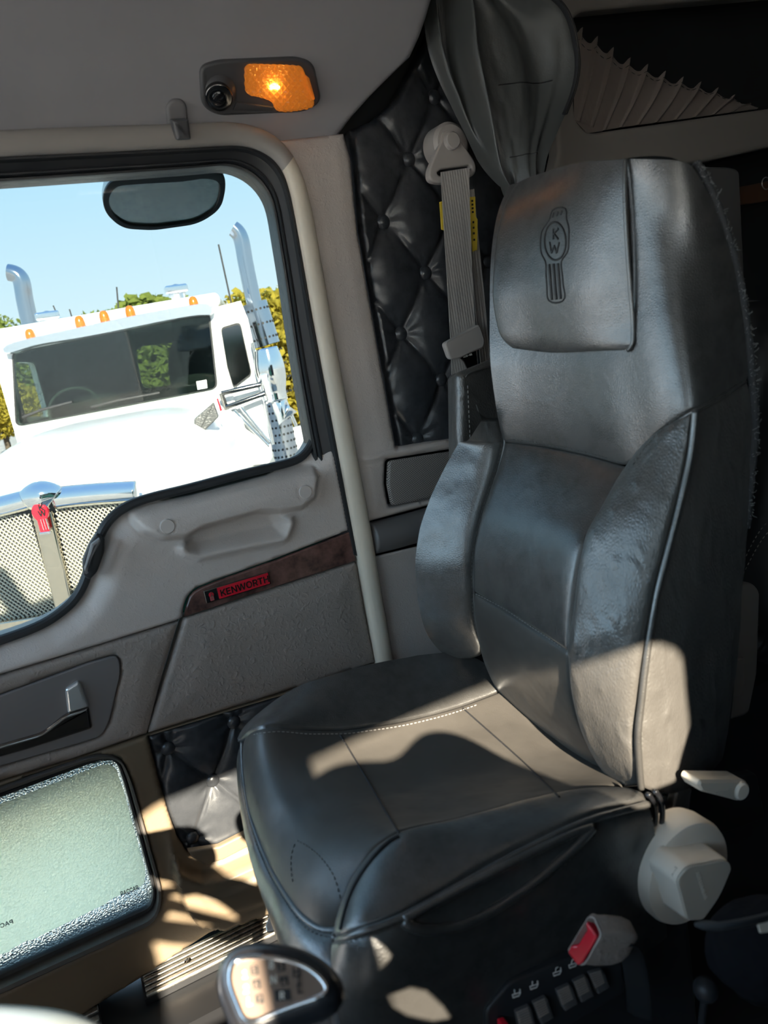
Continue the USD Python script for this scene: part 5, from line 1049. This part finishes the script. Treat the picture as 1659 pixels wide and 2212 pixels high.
obj('rim', plane_slab(msh, mp + mn * .003, mn, bev(.006, .002), [min_]), 'black_rubber', lm)
Rm = frame(mn); m2 = (np.array([at_plane(*q, mp, Rm[:, 2]) for q in min_]) - mp) @ Rm[:, :2]; m0 = m2.mean(0)
obj('glass', move(relief(ccw(m2), lambda x, y, d: .004 - ((x - m0[0]) ** 2 + (y - m0[1]) ** 2) / (2 * .32), .005, edge=0, skirt=.004), mp, Rm), 'mirror_glass', lm, smooth=True, label='convex mirror glass')
for px in (287, 420): 
    a = at_plane(px, 388 - .1 * (px - 287), mp - mn * .02, mn); obj('bracket', tube([a, a + [0, -.03, .07]], .008, 10), 'chrome', lm, smooth=True)

# ------------------------------------------------------------------ yard, bushes
mat('step_plate', (0.45, 0.46, 0.47), .4, .6)
mat('gravel', (0.38, 0.36, 0.33), 0.9, var=.2, vscale=.8, bump=[('noise', 30, .3, .01)])
obj('ground', (np.array([(-200, -200, -1.2), (200, -200, -1.2), (200, 200, -1.2), (-200, 200, -1.2)]), np.array([[0, 1, 2], [0, 2, 3]])), 'gravel', None, smooth=False, kind='structure', label='pale gravel yard around the trucks', cat='ground')
def leafy(name, cols):
    nd = {'g': ('geometry', {}), 'r': ('rgb_ramp', {'ramp': [(i / (len(cols) - 1), c) for i, c in enumerate(cols)]}), 'd': ('diffuse_bsdf', {}), 't': ('translucent_bsdf', {}), 'm': ('mix_closure', {'fac': .35})}
    M[name] = usdkit.material(stage, f'/World/Looks/{name}', nd, [('g.random_per_island', 'r.fac'), ('r.color', 'd.color'), ('r.color', 't.color'), ('d.BSDF', 'm.closure1'), ('t.BSDF', 'm.closure2')], surface='m.closure')
leafy('autumn_leaves', [(.36, .29, .045), (.46, .37, .06), (.26, .25, .045), (.52, .40, .07), (.30, .29, .06)])
leafy('green_leaves', [(.17, .21, .05), (.22, .25, .06), (.28, .27, .06), (.13, .18, .04)])
mat('bark', (.09, .07, .05), .9)
def bush(c, r, n, m, label, seed, name='bush', cat_='bush'):
    rg = np.random.default_rng(seed); t = thing(name, label, cat_)
    d = rg.normal(size=(n, 3)); d /= np.linalg.norm(d, axis=1, keepdims=True)
    lump = .72 + .5 * meshkit.fbm(d * 2.3 + seed, 3, seed); p = d * (rg.random((n, 1)) ** .33) * lump[:, None] * r + c
    s = r[0] * .045 * rg.uniform(.6, 1.5, n); a = rg.normal(size=(n, 3)); a /= np.linalg.norm(a, axis=1, keepdims=True); b = np.cross(a, rg.normal(size=(n, 3))); b /= np.linalg.norm(b, axis=1, keepdims=True)
    V = np.stack([p - a * s[:, None], p + b * s[:, None] * .6, p + a * s[:, None], p - b * s[:, None] * .6], 1).reshape(-1, 3); k = np.arange(n)[:, None] * 4
    obj('foliage', (V, np.vstack([k + [0, 1, 2], k + [0, 2, 3]])), m, t, smooth=False, kind='stuff')
    obj('stem', tube([c * [1, 1, 0] + [0, 0, -1.25], c], [r[0] * .07, r[0] * .04], 8), 'bark', t, smooth=True)
def B(px, py, Y, r, n, m, label, seed, **k): bush(at(px, py, y=Y), np.array(r, float), n, m, label, seed, **k)
B(620, 840, 26, (3.0, 2.5, 3.6), 16000, 'autumn_leaves', 'yellow-green bush right of the white truck, beside the window edge', 11)
B(735, 780, 46, (3.6, 2.6, 3.6), 9000, 'autumn_leaves', 'yellowing bush mostly behind the window frame at the right', 12)
B(625, 725, 40, (4.0, 3, 2.6), 9000, 'green_leaves', 'greener bush top behind the yellow bush at the right', 13)
B(560, 900, 58, (5, 3, 5.5), 9000, 'autumn_leaves', 'yellow bush behind the chrome mirror of the white truck', 14)
B(3, 800, 40, (2.4, 2, 2.6), 7000, 'green_leaves', 'green tree at the left window edge behind the white truck', 15, name='tree', cat_='tree')
B(-4, 890, 34, (2.0, 2, 1.2), 6000, 'autumn_leaves', 'low yellow bush at the left edge under the green tree', 16)
B(330, 800, 46, (7, 3, 4.2), 16000, 'green_leaves', 'broad green tree seen through the cab windows of the white truck', 17, name='tree', cat_='tree')
mat('guard_white', (.7, .7, .68), .6)
gd = thing('barrier', 'white roadside barrier low behind the truck at the right window edge', 'barrier')
g0 = at(650, 945, y=14); obj('rail', box(g0 + [-.6, -.1, -.20], g0 + [2.5, .1, .22]), 'guard_white', gd, smooth=False); obj('post', box((g0[0], g0[1], -1.22), g0 + [.12, .1, -.2]), 'guard_white', gd, smooth=False); obj('post', box((g0[0] + 2, g0[1], -1.22), g0 + [2.12, .1, -.2]), 'guard_white', gd, smooth=False)
# ------------------------------------------------------------------ the white truck facing the door
mat('white_paint', (0.80, 0.80, 0.79), 0.25, coat=.5)
mat('amber_light', (0.62, 0.13, 0.004), .2, coat=.6)
mat('cab_dark', (0.015, 0.017, 0.02), .7)
mat('cab_trim', (0.06, 0.075, 0.07), .7)
mat('visor_steel', (.50, .54, .60), .22, .85)
mat('stack_chrome', (.46, .50, .56), .10, 1.0)
mat('grille_cream', (.62, .59, .50), .4, .5)
mat('hood_mirror_grey', (.10, .10, .10), .4, bump=[('voronoi', 60, .6, .01)])
mat('tan_chrome', (0.60, 0.54, 0.45), .12, 1.0)
pane('truck_glass', (0.60, 0.68, 0.64))
mat('dark_perforated', (0.10, 0.10, 0.10), .5)
PSI = math.radians(17); AX = np.array([math.sin(PSI), math.cos(PSI), 0]); LT = np.array([math.cos(PSI), -math.sin(PSI), 0]); G0 = np.array([-.10, 4.5, 0])
def TP(px, py, s): return at_plane(px, py, G0 + AX * s, AX)
def TL(p): q = np.asarray(p) - G0; return np.array([q @ LT, q @ AX, q[2]])             # local (across, back, up)
def TW(l, s, z): return G0 + LT * l + AX * s + np.array([0, 0, z])
TR = np.stack([LT, AX, [0, 0, 1]], 1)
def tb(lo, hi): return move(box(lo, hi), G0, TR)
TN = np.stack([LT, [0, 0, 1], -AX], 1)                            # plates facing the viewer: local (across, up, out)
def tslab(pxs, s, prof, holes=(), back=True):
    f = lambda q: np.array([TL(TP(a[0], a[1], s))[[0, 2]] for a in q]); return move(slab(f(pxs), prof, [f(h) for h in holes], back), G0 + AX * s, TN)
tk = thing('semi_truck', 'white conventional semi truck with chrome stacks parked facing the passenger door', 'truck')
SW_ = 2.55                                                        # windscreen plane
ws = poly_round([(30, 764, 10), (450, 680, 12), (467, 838, 14), (38, 919, 14)], 8)
front = [(10, 752), (455, 655), (540, 640), (600, 870), (640, 1010), (20, 1060), (20, 930)]
wl_, wr_, zb, zt = min(TL(TP(a[0], a[1], SW_))[0] for a in ws) - .06, max(TL(TP(a[0], a[1], SW_))[0] for a in ws) + .10, -.6, max(TL(TP(a[0], a[1], SW_))[2] for a in ws) + .10
cabp = [(wl_, zb), (wr_, zb), (wr_ - .05, zt), (wl_ + .05, zt)]
wsl = np.array([TL(TP(a[0], a[1], SW_))[[0, 2]] for a in ws])
obj('cab_front', move(slab(poly_round(cabp, .08), [(0, -.04), (0, 0), (.01, .01)], [wsl]), G0 + AX * SW_, TN), 'white_paint', tk)
def side(l0, l1):
    s0, s1, z0, z1 = SW_ + .03, SW_ + 1.35, zb, zt; return l0, l1, s0, s1, z0, z1
for l0, nm in ((wl_, 0), (wr_ - .05, 1)):
    pts = [(SW_ + .03, zb), (SW_ + 1.35, zb), (SW_ + 1.35, zt), (SW_ + .03, zt)]; hol = poly_round([(SW_ + .22, 1.08), (SW_ + .95, 1.02), (SW_ + .95, 1.55), (SW_ + .36, 1.58)], .06)
    sl = slab(pts, [(0, 0), (0, .05)], [hol]); v, f = vf(sl); obj('cab_side', move((np.c_[v[:, 2] + l0, v[:, 0], v[:, 1]], f), G0, TR), 'white_paint', tk, smooth=False)
bkp = [(wl_, zb), (wr_, zb), (wr_, zt), (wl_, zt)]; bh_ = poly_round([((wl_ + wr_) / 2 - .05, 1.12), (wr_ - .36, 1.10), (wr_ - .30, 1.52), ((wl_ + wr_) / 2 - .02, 1.55)], .08)
obj('cab_back', move(slab(bkp, [(0, 0), (0, .04)], [bh_]), G0 + AX * (SW_ + 1.38), TN), 'cab_trim', tk, smooth=False)
obj('cab_roof', move(rbox((wr_ - wl_ + .06, 1.40, .12), .05, ((wl_ + wr_) / 2, SW_ + .70, zt + .02)), G0, TR), 'white_paint', tk)
obj('cab_lining', [tb((wl_ + .05, SW_ + .05, zt - .08), (wr_ - .05, SW_ + 1.3, zt - .05)), tb((wl_ + .05, SW_ + .05, .55), (wr_ - .05, SW_ + .42, .94))], 'cab_trim', tk, smooth=False)
obj('windscreen', tslab(ws, SW_ - .012, [(-.012, 0), (-.012, .006)]), 'truck_glass', tk, smooth=False, label='dark greenish windscreen')
wsf = [tuple(np.array(p) + (np.array(p) - np.mean(ws, 0)) * .018) for p in ws]
obj('windscreen_gasket', tslab(wsf, SW_ - .010, [(0, 0), (0, .012)], [ws]), 'black_rubber', tk)
# roof visor
vz = [(4, 752), (40, 735), (150, 710), (300, 678), (400, 660), (446, 655), (460, 664), (458, 680), (440, 682), (300, 706), (150, 735), (60, 752), (8, 764)]
obj('roof_visor', move(fix(tslab(spl(np.array(vz, float), 80, True, 'pchip'), SW_ - .12, [(0, -.20), (0, -.02), (.008, .0)])), (0, 0, 0)), 'visor_steel', tk, smooth=40)
for x, y in ((64, 719), (171, 691), (224, 680), (280, 669), (417, 649)):
    c = TP(x, y, SW_ - .05); obj('marker_light', move(lathe([(0, .055), (.022, .05), (.036, .030), (.042, 0), (.042, -.05)], 20), c - [0, 0, .02]), 'amber_light', tk, smooth=50, label='amber roof marker light')
for x, y in ((104, 690), (382, 632)):
    c = TP(x, y, SW_ + .25); h_ = obj('air_horn', tube([c, c + AX * .35], [.075, .045], 14), 'chrome', tk, smooth=True); obj('horn_bracket', [move(rbox((.20, .10, .07), .02), c + [0, 0, .03]), tube([c + [.03, 0, 0], c + [.05, 0, -.22]], .02, 8)], 'chrome', h_)
for a, b, r in (((472, 528), (512, 712), .008), ((505, 680), (508, 700), .014), ((252, 620), (256, 668), .007), ((115, 660), (130, 695), .006), ((150, 668), (160, 700), .006)):
    obj('antenna', tube([TP(*a, SW_ + .5), TP(*b, SW_ + .5)], r, 6), 'black_plastic', tk, smooth=True)
for pts in ([(48, 902), (90, 885), (155, 868)], [(196, 880), (255, 865), (345, 848)]): obj('wiper', tube([TP(*p, SW_ - .05) for p in pts], .012, 6), 'black_plastic', tk, smooth=True)
# inside: two seat backs and a wheel
for c in ((wl_ + .52), (wr_ - .42)):
    v = np.asarray(trimesh.creation.icosphere(3, 1).vertices) * [.25, .10, .48] + [c, SW_ + .95, 1.12]; obj('cab_seat', move((v, trimesh.creation.icosphere(3, 1).faces), G0, TR), 'cab_dark', tk, smooth=True)
a_ = np.linspace(0, 2 * np.pi, 40, endpoint=False); obj('cab_wheel', move(tube(np.stack([wl_ + .45 + .23 * np.cos(a_), SW_ + .38 + .08 * np.sin(a_), 1.06 + .19 * np.sin(a_)], 1), .014, 8, True), G0, TR), 'cab_trim', tk, smooth=True)
obj('sticker', tslab([(424, 824), (446, 820), (448, 838), (427, 842)], SW_ - .022, [(0, 0), (0, .001)]), 'guard_white', tk, smooth=False)
# door glass seen past the pillar
dg = poly_round([(479, 712, 8), (518, 700, 10), (542, 806, 8), (505, 834, 8), (492, 790)], 4)
SD = SW_ + .02
dr = obj('door_window', tslab(dg, SD, [(0, .02), (0, .03)]), 'dark_chrome', tk, smooth=False); obj('door_window_gasket', tslab([tuple(np.array(p) + (np.array(p) - np.mean(dg, 0)) * .07) for p in dg], SD, [(0, 0), (0, .022)], [dg]), 'black_rubber', dr)
fl = [(452, 668), (520, 650), (536, 690), (560, 800), (572, 870), (588, 985), (560, 1040), (470, 1040), (470, 838)]
obj('door_panel', tslab(fl, SD + .02, [(0, -.05), (0, .02)]), 'white_paint', tk, smooth=False)
# hood: lofted from the grille shell to the cowl
zg, zc_ = TL(TP(200, 1060, 0))[2] + .02, TL(TP(250, 878, SW_))[2] - .02
secs = []
for s, hw_, zt_, rr_ in ((.02, .56, zg, .16), (.5, .66, zg + .12, .2), (1.2, .80, zg + .27, .24), (2.0, .92, zc_ - .03, .26), (SW_ - .05, .98, zc_, .28)):
    t = np.linspace(0, 1, 41); xx = (t * 2 - 1) * hw_; zz = zt_ - rr_ * np.abs(t * 2 - 1) ** 4; 
    prof = np.c_[np.r_[[-hw_, -hw_], xx, [hw_, hw_]], np.full(45, s), np.r_[[-1.0, zt_ - rr_ - .1], zz, [zt_ - rr_ - .1, -1.0]]]; cx_ = (wl_ + wr_) / 2 * (s / SW_) ** 1.2; prof[:, 0] += cx_; secs.append(prof)
S_ = np.array(secs); ss_ = np.linspace(0, 1, 40); ks_ = np.linspace(0, 1, 5); Gh = np.stack([CubicSpline(ks_, S_[:, j])(ss_) for j in range(45)], 1)
obj('hood', move(fix(grid_mesh(Gh)), G0, TR), 'white_paint', tk, smooth=50)
# grille
obj('grille_bar', tube(spl(np.array([TP(*p, -.10) for p in ((118, 1076), (200, 1068), (296, 1062))]), 30), .060, 16), 'chrome', tk, smooth=True)
obj('grille_bar', tube(spl(np.array([TP(*p, -.10) for p in ((64, 1078), (10, 1092), (-120, 1122))]), 30), .055, 16), 'chrome', tk, smooth=True)
obj('grille_crown', tube(spl(np.array([TP(*p, -.12) for p in ((58, 1082), (74, 1075), (92, 1071), (110, 1070), (122, 1074))]), 30), [.06 + .022 * math.sin(math.pi * k / 29) for k in range(30)], 18), 'chrome', tk, smooth=True)
obj('grille_strut', tslab([(70, 1110), (112, 1105), (165, 1330), (128, 1345)], -.10, bev(.05, .012, -.03)), 'tan_chrome', tk)
obj('grille_surround', tslab([(-160, 1368), (150, 1318), (260, 1296), (270, 1318), (150, 1345), (-160, 1400)], -.08, bev(.06, .01, -.03)), 'tan_chrome', tk)
gm_ = []
Rn = TN
def mesh_panel(pxs):
    pg = Polygon([tuple(TL(TP(*p, -.06))[[0, 2]]) for p in pxs]); x0, z0, x1, z1 = pg.bounds; p_ = .0235
    for dx, sgn in ((1, 1), (1, -1)):
        for c in np.arange(x0 - (z1 - z0) - .1, x1 + (z1 - z0) + .1, p_):
            ln = LineString([(c, z0), (c + (z1 - z0) * .8 * sgn, z1)]).intersection(pg)
            for g in getattr(ln, 'geoms', [ln]):
                if g.is_empty or g.length < .01 or g.geom_type != 'LineString': continue
                (ax_, az_), (bx_, bz_) = g.coords[0], g.coords[-1]; gm_.append(tube([TW(ax_, -.06 + .004 * sgn, az_), TW(bx_, -.06 + .004 * sgn, bz_)], .0042, 5, caps=False))
mesh_panel([(-160, 1140), (62, 1108), (128, 1335), (-160, 1372)]); mesh_panel([(118, 1100), (262, 1080), (300, 1290), (165, 1322)])
obj('grille_mesh', cat_mesh(gm_), 'grille_cream', tk, smooth=True, kind='stuff')
obj('grille_core', tslab([(-160, 1110), (290, 1060), (310, 1310), (-160, 1390)], .0, [(0, -.01), (0, 0)]), 'dark_perforated', tk, smooth=False)
ov = [(89 + 18 * math.cos(a) + 3 * math.sin(a), 1105 + 20 * math.sin(a)) for a in np.linspace(0, 2 * np.pi, 30, endpoint=False)]
be = obj('hood_emblem', [tslab(ov, -.165, bev(.03, .008)), tslab(poly_round([(82, 1120), (102, 1117), (110, 1146), (90, 1149)], 3), -.165, bev(.026, .006))], 'red_enamel', tk, label='red and chrome shield emblem on the grille')
obj('emblem_edge', tslab(poly_round([(87, 1148), (112, 1144), (113, 1151), (89, 1154)], 2), -.165, bev(.03, .006)), 'chrome', be)
obj('emblem_bar', cat_mesh([tslab([(87 + 5.5 * k, 1122 - k), (89 + 5.5 * k, 1122 - k), (96 + 5.5 * k, 1145 - k), (94 + 5.5 * k, 1145 - k)], -.196, bev(.004, .001)) for k in range(3)]), 'chrome', be)
for tx, cx, cy in (('K', 84, 1103), ('W', 84, 1116)):
    v, f = vf(meshkit.text_mesh(tx, .03, .004, True)); obj('emblem_letter', move(move((v, f), (-.0, 0, 0)), TP(cx, cy, -.199), TN), 'black_gloss', be)
# stacks, shields, mirrors
def stack(top, bot, s, r, lean):
    a, b = TP(*top, s), TP(*bot, s); u = a - b; return obj('exhaust_stack', tube(spl(np.array([b - u * .2, b, b + u * .6, b + u * .88, a + lean]), 50), r, 20, caps=False), 'stack_chrome', tk, smooth=True)
stack((40, 585), (70, 720), SW_ + 1.6, .085, LT * -.10); stack((515, 492), (549, 655), SW_ + 1.05, .078, LT * -.05)
def shield(a, b, s, r):
    A_, B_ = TP(*a, s), TP(*b, s); u = B_ - A_; L = np.linalg.norm(u); Fm = frame(u, AX); n = int(L / .055)
    sh_ = obj('heat_shield', tube([A_, B_], r, 26, caps=False), 'stack_chrome', tk, smooth=True, label='perforated chrome heat shield'); hs = []
    for i in range(n):
        for j in range(18):
            t = (j + .5 * (i % 2)) * 2 * np.pi / 18; d = Fm[:, 0] * math.cos(t) + Fm[:, 1] * math.sin(t); c = A_ + u * (i + .5) / n + d * (r + .001); hs.append(move(trimesh.creation.cylinder(.0125, .004, sections=8), c, frame(d, u)))
    obj('holes', cat_mesh(hs), 'ink', sh_, smooth=False, kind='stuff')
shield((549, 655), (578, 745), SW_ + 1.03, .13); shield((590, 850), (622, 1000), SW_ + 1.03, .13)
ms = np.array([TP(*p, SW_ - .1) for p in ((574, 752), (582, 790), (592, 840), (598, 866))])
mm = thing if False else obj('door_mirror', tube(spl(ms, 30), [.10 + .03 * math.sin(math.pi * min(1, k / 24)) for k in range(30)], 18), 'chrome', tk, smooth=True, label='large chrome door mirror housing')
obj('mirror_stem', tube([TP(*p, SW_ - .08) for p in ((600, 860), (612, 905), (628, 880))], .07, 12), 'chrome', mm, smooth=True)
for a, b in (((478, 850), (572, 828)), ((488, 880), (576, 848)), ((478, 850), (490, 884))): obj('mirror_arm', tube([TP(*a, SW_ - .15), TP(*b, SW_ - .12)], .022, 8), 'dark_chrome', mm, smooth=True)
for a, b in (((505, 888), (580, 962)), ((520, 880), (582, 955)), ((545, 740), (590, 960)), ((610, 850), (640, 920))): obj('grab_rail', tube([TP(*a, SW_ - .06), TP(*b, SW_ - .02)], .016, 8), 'chrome', tk, smooth=True)
hm_ = obj('hood_mirror', tslab(poly_round([(420, 905, 4), (462, 868, 4), (473, 900, 4), (424, 948, 4)], 4), 1.45, bev(.05, .010)), 'hood_mirror_grey', tk, label='hood mirror with dark perforated back')
obj('mirror_badge', tslab([(468, 862), (471, 860), (480, 886), (476, 888), (473, 876)], 1.5, bev(.02, .004)), 'red_enamel', hm_)
obj('hood_rear_panel', tslab([(500, 905), (580, 960), (575, 1000), (500, 1010)], SW_ + .0, [(0, 0), (0, .02)]), 'white_paint', tk, smooth=False)
wh = [lathe([(.2, -.14), (.46, -.15), (.50, -.12), (.50, .12), (.46, .15), (.2, .14)], 32)]
for l in (-.75, .95): obj('wheel', move(wh[0], TW(l, .9, -.70), np.stack([AX, [0, 0, 1], LT], 1)), 'black_rubber', tk)
for q in ([tb((wl_ + .052, SW_ + .04, zb), (wl_ + .06, SW_ + .24, zt)), tb((wl_ + .052, SW_ + .96, zb), (wl_ + .06, SW_ + 1.36, zt)), tb((wl_ + .052, SW_ + .2, zb), (wl_ + .06, SW_ + 1.0, 1.02)), tb((wl_ + .052, SW_ + .2, 1.56), (wl_ + .06, SW_ + 1.0, zt)), tb((wr_ - .06, SW_ + .04, zb), (wr_ - .055, SW_ + 1.36, 1.02))]): obj('cab_lining', q, 'cab_dark', tk, smooth=False)
obj('cab_floor', tb((wl_ + .05, SW_ + .05, -.2), (wr_ - .05, SW_ + 1.35, -.1)), 'cab_dark', tk, smooth=False)
obj('bumper', tb((-1.0, -.35, -.9), (1.05, -.2, -.35)), 'chrome', tk, smooth=False)
